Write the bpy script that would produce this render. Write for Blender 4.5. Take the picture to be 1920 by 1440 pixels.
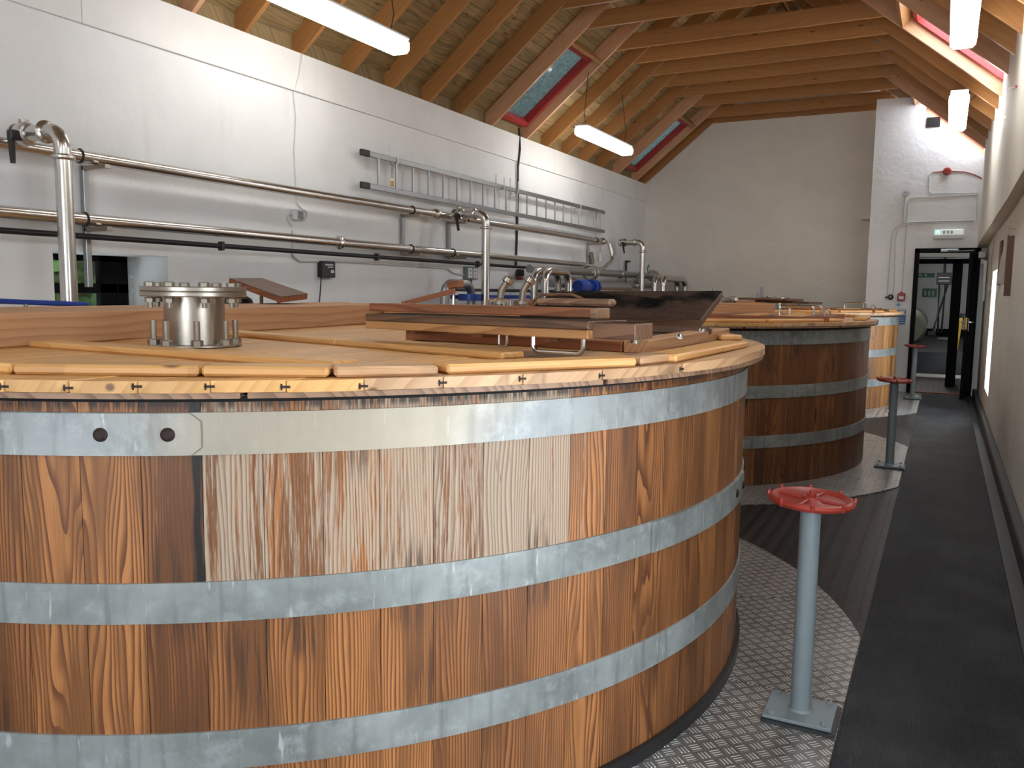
import bpy, bmesh, math, random
from mathutils import Vector, Matrix
C = bpy.context.scene
col = C.collection
rnd = random.Random(7)
PI = math.pi
for o in list(bpy.data.objects): bpy.data.objects.remove(o)

# ---------------------------------------------------------------- camera, sky, exposure
cam = bpy.data.cameras.new('camera'); camo = bpy.data.objects.new('camera', cam); col.objects.link(camo)
CR = Vector((0.8894, 0.4571, 0.0)); PITCH, YAW, ROLL = 0.1095602, 0.4749698, 0.0119807
sy, cy = math.sin(YAW), math.cos(YAW)
fw = Vector((-sy*math.cos(PITCH), cy*math.cos(PITCH), -math.sin(PITCH)))
r0 = Vector((cy, sy, 0)); u0 = r0.cross(fw)
rt = math.cos(ROLL)*r0 + math.sin(ROLL)*u0; up = rt.cross(fw)
M = Matrix((rt, up, -fw)).transposed().to_4x4(); M.translation = Vector((0, 0, 1.6))
camo.matrix_world = M
cam.sensor_width = 36; cam.lens = 36*1565.7/1920; cam.clip_start = .05; cam.clip_end = 200
C.camera = camo
w = bpy.data.worlds.new('sky'); C.world = w; w.use_nodes = True
bg = w.node_tree.nodes['Background']; bg.inputs[0].default_value = (.80, .90, 1.0, 1); bg.inputs[1].default_value = 11.0
C.view_settings.view_transform = 'Standard'; C.view_settings.look = 'None'; C.view_settings.gamma = 1
C.view_settings.exposure = 0.42; C.view_settings.use_curve_mapping = False
LAMP_E = 12.0
try:
    C.cycles.max_bounces = 8; C.cycles.diffuse_bounces = 5; C.cycles.transparent_max_bounces = 8
    C.cycles.sample_clamp_indirect = 6; C.cycles.caustics_reflective = False; C.cycles.caustics_refractive = False
except Exception: pass

# ---------------------------------------------------------------- node helper
class NT:
    def __init__(s, name):
        s.m = bpy.data.materials.new(name); s.m.use_nodes = True; s.t = s.m.node_tree
        s.b = s.t.nodes['Principled BSDF']; s.out = s.t.nodes['Material Output']
    def n(s, typ, **kw):
        x = s.t.nodes.new(typ)
        for k, v in kw.items(): setattr(x, k, v)
        return x
    def put(s, sock, v):
        if v is None: return
        if hasattr(v, 'is_output'): s.t.links.new(v, sock)
        elif hasattr(v, 'outputs'): s.t.links.new(v.outputs[0], sock)
        else: sock.default_value = v
    def math(s, op, a, b=0.0, c=0.0, clamp=False):
        x = s.n('ShaderNodeMath', operation=op); x.use_clamp = clamp
        s.put(x.inputs[0], a); s.put(x.inputs[1], b); s.put(x.inputs[2], c); return x.outputs[0]
    def coord(s, k='Object'): return s.n('ShaderNodeTexCoord').outputs[k]
    def sep(s, v):
        x = s.n('ShaderNodeSeparateXYZ'); s.put(x.inputs[0], v); return x.outputs
    def comb(s, a, b, c):
        x = s.n('ShaderNodeCombineXYZ'); s.put(x.inputs[0], a); s.put(x.inputs[1], b); s.put(x.inputs[2], c); return x.outputs[0]
    def noise(s, v, scale=1.0, detail=2.0, rough=.5):
        x = s.n('ShaderNodeTexNoise'); s.put(x.inputs['Vector'], v); x.inputs['Scale'].default_value = scale
        x.inputs['Detail'].default_value = detail; x.inputs['Roughness'].default_value = rough; return x.outputs[0]
    def ss(s, v, a, b):
        x = s.n('ShaderNodeMapRange', interpolation_type='SMOOTHSTEP'); s.put(x.inputs[0], v)
        x.inputs[1].default_value = a; x.inputs[2].default_value = b; return x.outputs[0]
    def mix(s, f, a, b, bt='MIX'):
        x = s.n('ShaderNodeMix', data_type='RGBA', blend_type=bt)
        s.put(x.inputs[0], f); s.put(x.inputs[6], a if hasattr(a, 'is_output') else (*a, 1)); s.put(x.inputs[7], b if hasattr(b, 'is_output') else (*b, 1)); return x.outputs[2]
    def attr(s, name):
        x = s.n('ShaderNodeAttribute', attribute_type='OBJECT', attribute_name=name); return x.outputs['Fac']
    def rand(s): return s.n('ShaderNodeObjectInfo').outputs['Random']
    def bump(s, h, strength=.3, dist=.01):
        x = s.n('ShaderNodeBump'); x.inputs['Strength'].default_value = strength; x.inputs['Distance'].default_value = dist
        s.put(x.inputs['Height'], h); s.t.links.new(x.outputs[0], s.b.inputs['Normal']); return x
    def fin(s, col=None, rough=.5, metal=0.0, spec=None):
        if col is not None: s.put(s.b.inputs['Base Color'], col if hasattr(col, 'is_output') else (*col, 1))
        s.put(s.b.inputs['Roughness'], rough); s.put(s.b.inputs['Metallic'], metal)
        if spec is not None: s.b.inputs['Specular IOR Level'].default_value = spec
        return s.m

def wood(name, light, dark, knots=True, rings=34, rough=.55, tonevar=.35, grey=None, knotcol=(.10, .04, .015), field=4.0, soil=0.0, con=.75, kn=.11):
    """grain along local X; every object gets its own shift through Object Info Random"""
    t = NT(name); x, y, z = t.sep(t.coord()); r = t.rand()
    r1 = t.math('MULTIPLY', r, 37.0)
    yz = t.math('ADD', y, t.math('MULTIPLY', z, .6))
    v = t.comb(t.math('MULTIPLY', x, .9), t.math('ADD', t.math('MULTIPLY', yz, 6), r1), r1)
    f = t.noise(v, 1.0, 1.5)
    ring = t.math('FRACT', t.math('ADD', t.math('MULTIPLY', f, field*2.2), t.math('MULTIPLY', yz, rings)))
    line = t.ss(ring, .35, .97)
    fine = t.noise(t.comb(t.math('MULTIPLY', x, 5), t.math('MULTIPLY', yz, 260), r1), 1.0, 2)
    c = t.mix(t.math('MULTIPLY', line, con), light, dark)
    c = t.mix(t.math('MULTIPLY', t.ss(fine, .45, .8), .35), c, dark)
    tone = t.math('ADD', 1-tonevar*.55, t.math('MULTIPLY', t.math('FRACT', t.math('MULTIPLY', r, 17.3)), tonevar))
    c = t.mix(1.0, c, t.comb(tone, tone, tone), 'MULTIPLY')
    if knots:
        vo = t.n('ShaderNodeTexVoronoi'); t.put(vo.inputs['Vector'], t.comb(t.math('MULTIPLY', x, 2.0), t.math('ADD', t.math('MULTIPLY', y, 5.0), r1), t.math('MULTIPLY', z, 5.0)))
        vo.inputs['Scale'].default_value = 1.0
        k = t.math('SUBTRACT', 1.0, t.ss(vo.outputs['Distance'], kn*.4, kn))
        c = t.mix(t.math('MULTIPLY', k, .85), c, knotcol)
    if grey:
        g = t.ss(t.noise(t.comb(t.math('MULTIPLY', x, 1.6), t.math('MULTIPLY', y, 9), t.math('ADD', z, r1)), 1.0, 4), .5, .72)
        c = t.mix(t.math('MULTIPLY', g, .7), c, grey)
    if soil:
        g = t.ss(t.noise(t.comb(t.math('MULTIPLY', x, 3), t.math('MULTIPLY', y, 14), t.math('ADD', z, r1)), 1.0, 4), .56, .74)
        c = t.mix(t.math('MULTIPLY', g, soil), c, (.05, .03, .02))
    t.bump(t.math('ADD', line, t.math('MULTIPLY', fine, .6)), .25, .002)
    return t.fin(c, rough)

def stave_mat(name, light, dark, black=0.0, white_low=.12, gloss=.5):
    """grain along local Z; object attributes: seed, wash (whitened upper zone), grain, stain"""
    t = NT(name); x, y, z = t.sep(t.coord()); sd = t.attr('seed')
    s1 = t.math('MULTIPLY', sd, 91.0)
    gr = t.attr('grain')
    f = t.noise(t.comb(t.math('ADD', t.math('MULTIPLY', y, 9.0), s1), t.math('MULTIPLY', sd, 31), t.math('MULTIPLY', z, 1.15)), 1.0, 1.6)
    wob = t.noise(t.comb(t.math('MULTIPLY', y, 40), s1, t.math('MULTIPLY', z, 6.0)), 1.0, 1.0)
    ring = t.math('FRACT', t.math('ADD', t.math('ADD', t.math('MULTIPLY', f, t.math('MULTIPLY_ADD', gr, -9.0, 15.0)), t.math('MULTIPLY', wob, .35)),
                                  t.math('MULTIPLY', y, t.math('MULTIPLY_ADD', gr, 95.0, 22.0))))
    line = t.math('MULTIPLY', t.ss(ring, .25, .93), t.math('SUBTRACT', 1.0, t.ss(ring, .955, 1.0)))
    fine = t.noise(t.comb(t.math('MULTIPLY', y, 420), s1, t.math('MULTIPLY', z, 7)), 1.0, 3)
    big = t.noise(t.comb(t.math('MULTIPLY', y, 16), s1, t.math('MULTIPLY', z, 1.7)), 1.0, 3)
    c = t.mix(t.math('MULTIPLY', line, .97), light, dark)
    mid = tuple((a*.55+b*.45) for a, b in zip(light, dark))
    c = t.mix(t.math('MULTIPLY', t.ss(big, .40, .64), .9), c, tuple(m*.62 for m in mid))
    c = t.mix(t.math('MULTIPLY', t.ss(fine, .5, .78), .4), c, dark)
    tone = t.math('MULTIPLY_ADD', t.math('FRACT', t.math('MULTIPLY', sd, 7.77)), .50, .70)
    c = t.mix(1.0, c, t.comb(tone, t.math('POWER', tone, 1.12), t.math('POWER', tone, 1.2)), 'MULTIPLY')
    # whitened weathering streaks, strongest between the two upper hoops
    zone = t.math('ADD', t.ss(z, .72, .80), white_low, clamp=True)
    st = t.noise(t.comb(t.math('MULTIPLY', y, 62), s1, t.math('MULTIPLY', z, 2.2)), 1.0, 5, .62)
    st2 = t.noise(t.comb(t.math('MULTIPLY', y, 210), s1, t.math('MULTIPLY', z, 12)), 1.0, 3, .6)
    wsh = t.attr('wash')
    lim = t.math('MULTIPLY_ADD', t.math('MULTIPLY', wsh, zone), -.47, .80)
    wm = t.math('SUBTRACT', t.math('MULTIPLY_ADD', st2, .42, t.math('MULTIPLY', st, .68)), lim)
    wm = t.ss(wm, 0.0, .12)
    wm = t.math('MULTIPLY', wm, t.math('MULTIPLY_ADD', line, -.52, .86))
    c = t.mix(wm, c, (.44, .345, .25))
    # dark wet streaks
    if black:
        vt = t.n('ShaderNodeTexVoronoi'); t.put(vt.inputs['Vector'], t.comb(t.math('ADD', t.math('MULTIPLY', y, 9), s1), s1, t.math('MULTIPLY', z, 1.6))); vt.inputs['Scale'].default_value = 1
        bk = t.math('SUBTRACT', 1, t.ss(vt.outputs['Distance'], .06, .2))
        c = t.mix(t.math('MULTIPLY', bk, black), c, (.015, .008, .005))
        low = t.math('MULTIPLY', t.math('SUBTRACT', 1, t.ss(z, .05, .40)), t.ss(st, .44, .56))
        c = t.mix(t.math('MULTIPLY', low, .8), c, (.04, .02, .012))
    dk = t.math('MULTIPLY', t.ss(st, .50, .58), t.ss(t.noise(t.comb(t.math('MULTIPLY', y, 3), s1, t.math('MULTIPLY', z, 2)), 1, 1), .56, .7))
    c = t.mix(t.math('MULTIPLY', dk, .75), c, (.05, .022, .012))
    edge = t.math('SUBTRACT', 1.0, t.ss(t.math('ABSOLUTE', t.math('MULTIPLY_ADD', wob, .030, t.math('ADD', y, -.078))), .008, .020))
    stn = t.math('MULTIPLY', t.math('MULTIPLY', edge, t.attr('stain')), t.ss(z, .72, .8))
    c = t.mix(stn, c, (.010, .006, .004))
    lid_shade = t.math('MULTIPLY', t.ss(z, 1.275, 1.30), t.ss(st, .38, .55))
    c = t.mix(t.math('MULTIPLY', lid_shade, .85), c, (.02, .012, .008))  # shade under the lid edge painted onto the stave tops
    h = t.math('ADD', t.math('MULTIPLY', ring, .6), t.math('ADD', fine, t.math('MULTIPLY', wm, t.math('MULTIPLY', st2, 1.6))))
    t.bump(h, .45, .0022)
    return t.fin(c, t.math('MULTIPLY_ADD', wm, .3, gloss))

def galv(name, colr=(.36, .40, .42), rough=.42, metal=.75, var=.5, warm=None):
    t = NT(name); co = t.coord(); x, y, z = t.sep(co)
    a = t.noise(co, 3.2, 4, .6); b = t.noise(t.comb(t.math('MULTIPLY', x, 26), t.math('MULTIPLY', y, 26), t.math('MULTIPLY', z, 2.5)), 1, 3)
    c = t.mix(t.ss(a, .3, .7), tuple(v*(1-var*.45) for v in colr), tuple(min(1, v*(1+var*.3)) for v in colr))
    c = t.mix(t.math('MULTIPLY', t.ss(b, .50, .72), .55), c, tuple(v*.5 for v in colr))
    c = t.mix(t.math('MULTIPLY', t.ss(t.noise(co, 14, 6, .7), .48, .70), .55), c, tuple(min(1, v*1.5) for v in colr))
    c = t.mix(t.math('MULTIPLY', t.ss(t.noise(t.comb(t.math('MULTIPLY', x, 70), t.math('MULTIPLY', y, 70), t.math('MULTIPLY', z, 9)), 1, 4), .64, .74), .6), c, (.62, .62, .60))
    if warm: c = t.mix(t.math('MULTIPLY', t.ss(t.noise(co, 1.1, 2), .45, .62), .85), c, warm)
    t.bump(t.math('ADD', a, t.math('MULTIPLY', t.noise(co, 60, 3), .25)), .25, .004)
    return t.fin(c, t.math('MULTIPLY_ADD', b, .3, rough-.12), metal)

def steelmat(name, c, rough):
    t = NT(name); co = t.coord(); a = t.noise(co, 5, 3); x, y, z = t.sep(co)
    cc = t.mix(a, tuple(v*.86 for v in c), c); t.bump(t.noise(co, 9, 2), .08, .01)
    return t.fin(cc, t.math('MULTIPLY_ADD', a, .12, rough-.06), .96)
def flat(name, c, rough=.5, metal=0.0, bumpy=0.0, scale=30, var=.12):
    t = NT(name); co = t.coord(); a = t.noise(co, scale*.25, 3)
    cc = t.mix(a, tuple(v*(1-var) for v in c), tuple(min(1, v*(1+var)) for v in c))
    if bumpy: t.bump(t.noise(co, scale, 3), bumpy, .003)
    return t.fin(cc, rough, metal)

def plaster(name, c, crack=True, dirt=.25):
    t = NT(name); co = t.coord(); x, y, z = t.sep(co)
    a = t.noise(co, 1.3, 4, .55); b = t.noise(co, 7, 4, .6); d = t.noise(co, 45, 3)
    cc = t.mix(t.ss(a, .35, .7), tuple(v*.93 for v in c), c)
    s = t.ss(t.noise(t.comb(t.math('MULTIPLY', x, 5), t.math('MULTIPLY', y, 5), t.math('MULTIPLY', z, .7)), 1, 4), .58, .8)
    cc = t.mix(t.math('MULTIPLY', s, dirt), cc, (c[0]*.72, c[1]*.66, c[2]*.55))
    h = t.math('ADD', t.math('MULTIPLY', a, 2.2), t.math('ADD', t.math('MULTIPLY', b, .7), t.math('MULTIPLY', d, .12)))
    t.bump(h, .35, .03)
    return t.fin(cc, .62)

def emit(name, c, e):
    t = NT(name); t.fin((.8, .8, .8), .4); t.b.inputs['Emission Color'].default_value = (*c, 1); t.b.inputs['Emission Strength'].default_value = e
    return t.m

MT = {}
MT['stave1'] = stave_mat('stave_wood_orange', (.40, .160, .048), (.105, .030, .009))
MT['stave2'] = stave_mat('stave_wood_brown', (.29, .110, .034), (.095, .032, .011), black=.9, white_low=0)
MT['stave3'] = stave_mat('stave_wood_honey', (.46, .22, .072), (.17, .065, .022), white_low=.3)
MT['pine'] = wood('pine_deck', (.66, .36, .125), (.44, .20, .06), rings=22, tonevar=.22, field=3, rough=.5, con=.4, kn=.07)
MT['pine_worn'] = wood('pine_worn', (.60, .36, .19), (.36, .18, .08), rings=22, tonevar=.3, field=3, soil=.6, con=.5, kn=.07)
MT['larch'] = wood('larch_bridge', (.52, .29, .145), (.37, .16, .07), rings=40, tonevar=.2, field=1.6, con=.6, kn=.05)
MT['redwood'] = wood('hatch_red_wood', (.30, .105, .040), (.16, .05, .020), knots=False, rings=40, tonevar=.2)
MT['darkwood'] = wood('hatch_dark_wood', (.17, .085, .045), (.06, .028, .014), knots=False, rings=40, tonevar=.3, soil=.7)
MT['orangewood'] = wood('hatch_orange_wood', (.42, .21, .075), (.22, .09, .03), knots=False, rings=30, tonevar=.2, soil=.4)
MT['rimwood'] = wood('rim_band_wood', (.30, .17, .10), (.13, .07, .04), knots=False, rings=30, soil=.6)
MT['rafter'] = wood('rafter_wood', (.38, .175, .052), (.26, .100, .028), rings=24, tonevar=.25, field=2.2, rough=.5, con=.32, kn=.09)
MT['rafter_lit'] = wood('rafter_wood_lit', (.62, .35, .20), (.50, .26, .14), rings=14, tonevar=.1, field=2, rough=.35, con=.4, kn=.06)  # lighter copy of rafter wood, skylight daylight painted in
MT['sark'] = wood('roof_board_wood', (.36, .245, .105), (.22, .13, .05), rings=14, tonevar=.5, field=4, rough=.7, grey=(.17, .12, .07))
MT['hoop'] = galv('galvanised_hoop', (.27, .285, .275), .5, .3, var=.7)
MT['hoopw'] = galv('galvanised_hoop_warm', (.31, .32, .31), .5, .3, var=.6, warm=(.45, .375, .275))
MT['steel'] = steelmat('stainless_steel', (.66, .63, .59), .24)
MT['steelm'] = steelmat('stainless_matt', (.43, .385, .325), .36)
MT['greysteel'] = steelmat('grey_pipe_steel', (.40, .41, .41), .42)
MT['alu'] = steelmat('ladder_aluminium', (.40, .40, .40), .38)
MT['paintgrey'] = flat('grey_paint', (.19, .225, .235), .42, 0, .15, 60)
MT['red'] = flat('red_gloss_paint', (.28, .030, .018), .38, 0, .25, 70, .2)
MT['redwin'] = flat('red_window_frame', (.36, .03, .028), .35)
MT['black'] = flat('black_plastic', (.012, .012, .013), .45)
MT['bolt'] = flat('rusty_rivet', (.035, .018, .014), .7, .3, .5, 90)
MT['white'] = flat('white_plastic', (.66, .66, .64), .4)
MT['conduit'] = flat('white_painted_conduit', (.58, .58, .56), .5)
MT['blue'] = flat('blue_enamel', (.012, .05, .30), .3)
MT['green'] = flat('green_sign', (.01, .16, .08), .4)
MT['signblue'] = flat('blue_sign', (.02, .16, .50), .4)
MT['yellow'] = flat('yellow_plastic', (.60, .36, .02), .4)
MT['brass'] = flat('brass', (.45, .28, .06), .35, .8)
MT['paper'] = flat('old_paper', (.42, .38, .33), .8)
MT['board'] = flat('brown_hardboard', (.12, .065, .035), .6)
MT['door'] = flat('black_door_paint', (.004, .004, .004), .7); MT['door'].node_tree.nodes['Principled BSDF'].inputs['Specular IOR Level'].default_value = .15
MT['dark'] = flat('dark_hollow', (.01, .008, .007), .9)
MT['cask'] = flat('cask_grey_brown', (.16, .15, .11), .6)
MT['plaster'] = plaster('white_plaster', (.80, .80, .79))
MT['plasterc'] = plaster('cream_plaster', (.82, .79, .72), dirt=.15)
MT['plasterr'] = plaster('right_wall_plaster', (.72, .69, .62), dirt=.35)
MT['panel'] = plaster('painted_board', (.80, .79, .765), dirt=.1)
MT['lamp'] = emit('lamp_diffuser', (1.0, .975, .93), LAMP_E)
MT['green_led'] = emit('green_led', (.1, 1.0, .45), 2.0)
MT['exitface'] = emit('exit_sign_face', (.75, .85, .8), .25)

def tarry():
    t = NT('tarred_wet_wood'); co = t.coord(); a = t.noise(co, 16, 6, .7); b = t.noise(co, 3.5, 2)
    c = t.mix(t.ss(b, .4, .62), (.006, .005, .004), (.085, .05, .034))
    t.bump(a, 1.0, .05); return t.fin(c, t.math('MULTIPLY_ADD', a, .6, .38), spec=.06)
MT['tar'] = tarry()

def tread():
    t = NT('tread_plate_metal'); x, y, z = t.sep(t.coord())
    a = math.radians(0)
    S = 19.0
    u = t.math('MULTIPLY', t.math('ADD', x, y), S*.7071); v = t.math('MULTIPLY', t.math('SUBTRACT', y, x), S*.7071)
    par = t.math('MODULO', t.math('ADD', t.math('ADD', t.math('FLOOR', u), t.math('FLOOR', v)), 400.0), 2.0)
    fu = t.math('FRACT', u); fv = t.math('FRACT', v)
    along = t.math('ADD', t.math('MULTIPLY', fu, par), t.math('MULTIPLY', fv, t.math('SUBTRACT', 1.0, par)))
    acr = t.math('ADD', t.math('MULTIPLY', fv, par), t.math('MULTIPLY', fu, t.math('SUBTRACT', 1.0, par)))
    bars = t.ss(t.math('SINE', t.math('MULTIPLY', acr, 2*PI*4)), -.2, .5)
    mask = t.math('MULTIPLY', t.math('SUBTRACT', 1, t.ss(t.math('ABSOLUTE', t.math('SUBTRACT', along, .5)), .30, .40)),
                  t.math('SUBTRACT', 1, t.ss(t.math('ABSOLUTE', t.math('SUBTRACT', acr, .5)), .38, .42)))
    h = t.math('MULTIPLY', bars, mask)
    n = t.noise(t.comb(x, y, z), 4, 4)
    c = t.mix(t.ss(n, .35, .7), (.20, .185, .17), (.30, .285, .27))
    c = t.mix(t.math('MULTIPLY', h, .9), c, (.95, .95, .94))  # bars coloured near white for the highlights they catch
    t.bump(h, 1.0, .006)
    return t.fin(c, .30, .6)
MT['tread'] = tread()
def mat_rib(name, c, axis, freq, strength, dash=0.0, rough=.55):
    t = NT(name); x, y, z = t.sep(t.coord()); a = (x, y)[axis]; o = (x, y)[1-axis]
    h = t.math('SINE', t.math('MULTIPLY', a, freq))
    if dash:
        h = t.math('MULTIPLY', t.ss(h, 0, .8), t.ss(t.math('SINE', t.math('ADD', t.math('MULTIPLY', o, dash), t.math('MULTIPLY', t.noise(t.comb(x, y, z), 30, 2), 3))), -.4, .4))
    n = t.noise(t.comb(x, y, z), 2.2, 5, .6)
    cc = t.mix(t.ss(n, .35, .75), tuple(v*.8 for v in c), tuple(v*1.6 for v in c))
    cc = t.mix(t.math('MULTIPLY', t.ss(t.noise(t.comb(t.math('MULTIPLY', x, 8), t.math('MULTIPLY', y, 1.2), z), 3, 5), .66, .8), .25), cc, (.2, .2, .19))
    if dash: cc = t.mix(t.math('MULTIPLY', h, .8), cc, (.060, .050, .046))  # ridges coloured lighter to stand for their highlights
    t.bump(h, strength, .004); return t.fin(cc, rough, spec=.22)
MT['matstrip'] = mat_rib('ribbed_mat', (.034, .036, .039), 0, 900, .5)
MT['matdark'] = mat_rib('ridged_rubber', (.012, .009, .008), 1, 250, 1.0, 70, .42)
def glasspane():
    t = NT('misted_roof_glass'); tr = t.n('ShaderNodeBsdfTransparent'); tr.inputs[0].default_value = (.10, .115, .12, 1)
    tl = t.n('ShaderNodeBsdfTranslucent'); tl.inputs[0].default_value = (.15, .17, .168, 1)
    gl = t.n('ShaderNodeBsdfGlossy'); gl.inputs[1].default_value = .1
    m1 = t.n('ShaderNodeMixShader'); m2 = t.n('ShaderNodeMixShader'); n = t.ss(t.noise(t.coord(), 22, 4), .4, .6)
    t.put(m1.inputs[0], t.math('MULTIPLY_ADD', n, .45, .45)); t.t.links.new(tr.outputs[0], m1.inputs[1]); t.t.links.new(tl.outputs[0], m1.inputs[2])
    m2.inputs[0].default_value = .06; t.t.links.new(m1.outputs[0], m2.inputs[1]); t.t.links.new(gl.outputs[0], m2.inputs[2])
    t.t.links.new(m2.outputs[0], t.out.inputs[0]); return t.m
MT['glass'] = glasspane()
def clearpane():
    t = NT('window_glass'); tr = t.n('ShaderNodeBsdfTransparent'); gl = t.n('ShaderNodeBsdfGlossy'); gl.inputs[1].default_value = .03
    m2 = t.n('ShaderNodeMixShader'); m2.inputs[0].default_value = .08; t.t.links.new(tr.outputs[0], m2.inputs[1]); t.t.links.new(gl.outputs[0], m2.inputs[2])
    t.t.links.new(m2.outputs[0], t.out.inputs[0]); return t.m
MT['clear'] = clearpane()
MT['leaf'] = flat('leaf_green', (.05, .14, .02), .5, var=.5)
MT['clearplastic'] = MT['clear']

# ---------------------------------------------------------------- mesh helpers
class MB:
    def __init__(s): s.b = bmesh.new(); s.mats = []
    def _mi(s, f0, mat):
        if mat is None: return
        if mat not in s.mats: s.mats.append(mat)
        i = s.mats.index(mat)
        for f in list(s.b.faces)[f0:]: f.material_index = i
    def box(s, c, size, rot=None, bev=0.0):
        r = bmesh.ops.create_cube(s.b, size=1.0); vs = r['verts']
        m = Matrix.Translation(Vector(c)) @ ((rot.to_4x4() if rot is not None else Matrix.Identity(4)) @ Matrix.Diagonal((*size, 1)))
        if bev:
            bmesh.ops.transform(s.b, matrix=Matrix.Diagonal((*size, 1)), verts=vs)
            es = list({e for v in vs for e in v.link_edges})
            r2 = bmesh.ops.bevel(s.b, geom=es, offset=bev, segments=1, affect='EDGES')
            vs = list({v for f in r2['faces'] for v in f.verts} | {v for v in vs if v.is_valid})
            m = Matrix.Translation(Vector(c)) @ (rot.to_4x4() if rot is not None else Matrix.Identity(4))
        bmesh.ops.transform(s.b, matrix=m, verts=vs); return s
    def prism(s, poly, z0, z1):
        lo = [s.b.verts.new((p[0], p[1], z0)) for p in poly]; hi = [s.b.verts.new((p[0], p[1], z1)) for p in poly]
        s.b.faces.new(hi); s.b.faces.new(lo[::-1]); n = len(poly)
        for i in range(n): s.b.faces.new((lo[i], lo[(i+1) % n], hi[(i+1) % n], hi[i]))
        return s
    def hexa(s, lo, hi):
        a = [s.b.verts.new(p) for p in lo]; b = [s.b.verts.new(p) for p in hi]; n = len(a)
        s.b.faces.new(b); s.b.faces.new(a[::-1])
        for i in range(n): s.b.faces.new((a[i], a[(i+1) % n], b[(i+1) % n], b[i]))
        return s
    def tube(s, pts, r, seg=12, cap=True, closed=False):
        pts = [Vector(p) for p in pts]; n = len(pts); rings = []; ref = None
        for i, p in enumerate(pts):
            if closed: d = (pts[(i+1) % n]-pts[i-1])
            else: d = (pts[min(i+1, n-1)]-pts[max(i-1, 0)])
            d.normalize()
            if ref is None: ref = d.orthogonal().normalized()
            ref = (ref - d*ref.dot(d)).normalized(); bi = d.cross(ref)
            rr = r[i] if isinstance(r, (list, tuple)) else r
            rings.append([s.b.verts.new(p+(ref*math.cos(2*PI*k/seg)+bi*math.sin(2*PI*k/seg))*rr) for k in range(seg)])
        m = n if closed else n-1
        for i in range(m):
            A, B = rings[i], rings[(i+1) % n]
            for k in range(seg):
                f = s.b.faces.new((A[k], A[(k+1) % seg], B[(k+1) % seg], B[k])); f.smooth = True
        if cap and not closed: s.b.faces.new(rings[0][::-1]); s.b.faces.new(rings[-1])
        return s
    def cyl(s, p0, p1, r, seg=16, bev=0): 
        if not bev: return s.tube([p0, p1], r, seg)
        p0, p1 = Vector(p0), Vector(p1); d = (p1-p0).normalized()
        s.lathe([(0, 0), (r-bev, 0), (r, bev), (r, (p1-p0).length-bev), (r-bev, (p1-p0).length), (0, (p1-p0).length)], p0, d, seg); return s
    def lathe(s, prof, o=(0, 0, 0), ax=(0, 0, 1), seg=24, smooth=True):
        o = Vector(o); ax = Vector(ax).normalized(); a = ax.orthogonal().normalized(); b = ax.cross(a); rings = []
        for r, h in prof:
            if r < 1e-6: rings.append([s.b.verts.new(o+ax*h)])
            else: rings.append([s.b.verts.new(o+ax*h+(a*math.cos(2*PI*k/seg)+b*math.sin(2*PI*k/seg))*r) for k in range(seg)])
        for A, B in zip(rings, rings[1:]):
            for k in range(seg):
                l = (k+1) % seg
                if len(A) == 1 and len(B) == 1: continue
                if len(A) == 1: f = s.b.faces.new((A[0], B[l], B[k]))
                elif len(B) == 1: f = s.b.faces.new((A[k], A[l], B[0]))
                else: f = s.b.faces.new((A[k], A[l], B[l], B[k]))
                f.smooth = smooth
        return s
    def hexn(s, p0, h, r, ax=(0, 0, 1)): return s.lathe([(0, 0), (r, 0), (r, h*.85), (r*.86, h), (0, h)], p0, ax, 6, False)
    def torus(s, c, R, r, ax=(0, 0, 1), seg=24, rs=10):
        c = Vector(c); ax = Vector(ax).normalized(); a = ax.orthogonal().normalized(); b = ax.cross(a)
        return s.tube([c+(a*math.cos(2*PI*k/seg)+b*math.sin(2*PI*k/seg))*R for k in range(seg)], r, rs, closed=True)

def path(pts, rad, n=7):
    """polyline with rounded corners"""
    pts = [Vector(p) for p in pts]; out = [pts[0]]
    for i in range(1, len(pts)-1):
        a, b, c = pts[i-1], pts[i], pts[i+1]; u = (a-b).normalized(); v = (c-b).normalized()
        ang = u.angle(v); t = min(rad/math.tan(ang/2), (a-b).length*.49, (c-b).length*.49); rr = t*math.tan(ang/2)
        p = b+u*t; q = b+v*t; cen = b+(u+v).normalized()*(rr/math.sin(ang/2))
        A = p-cen; B = q-cen; w_ = A.angle(B)
        for k in range(n+1):
            x = k/n; out.append(cen+(A*math.sin((1-x)*w_)+B*math.sin(x*w_))/math.sin(w_))
    out.append(pts[-1]); return out

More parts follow.
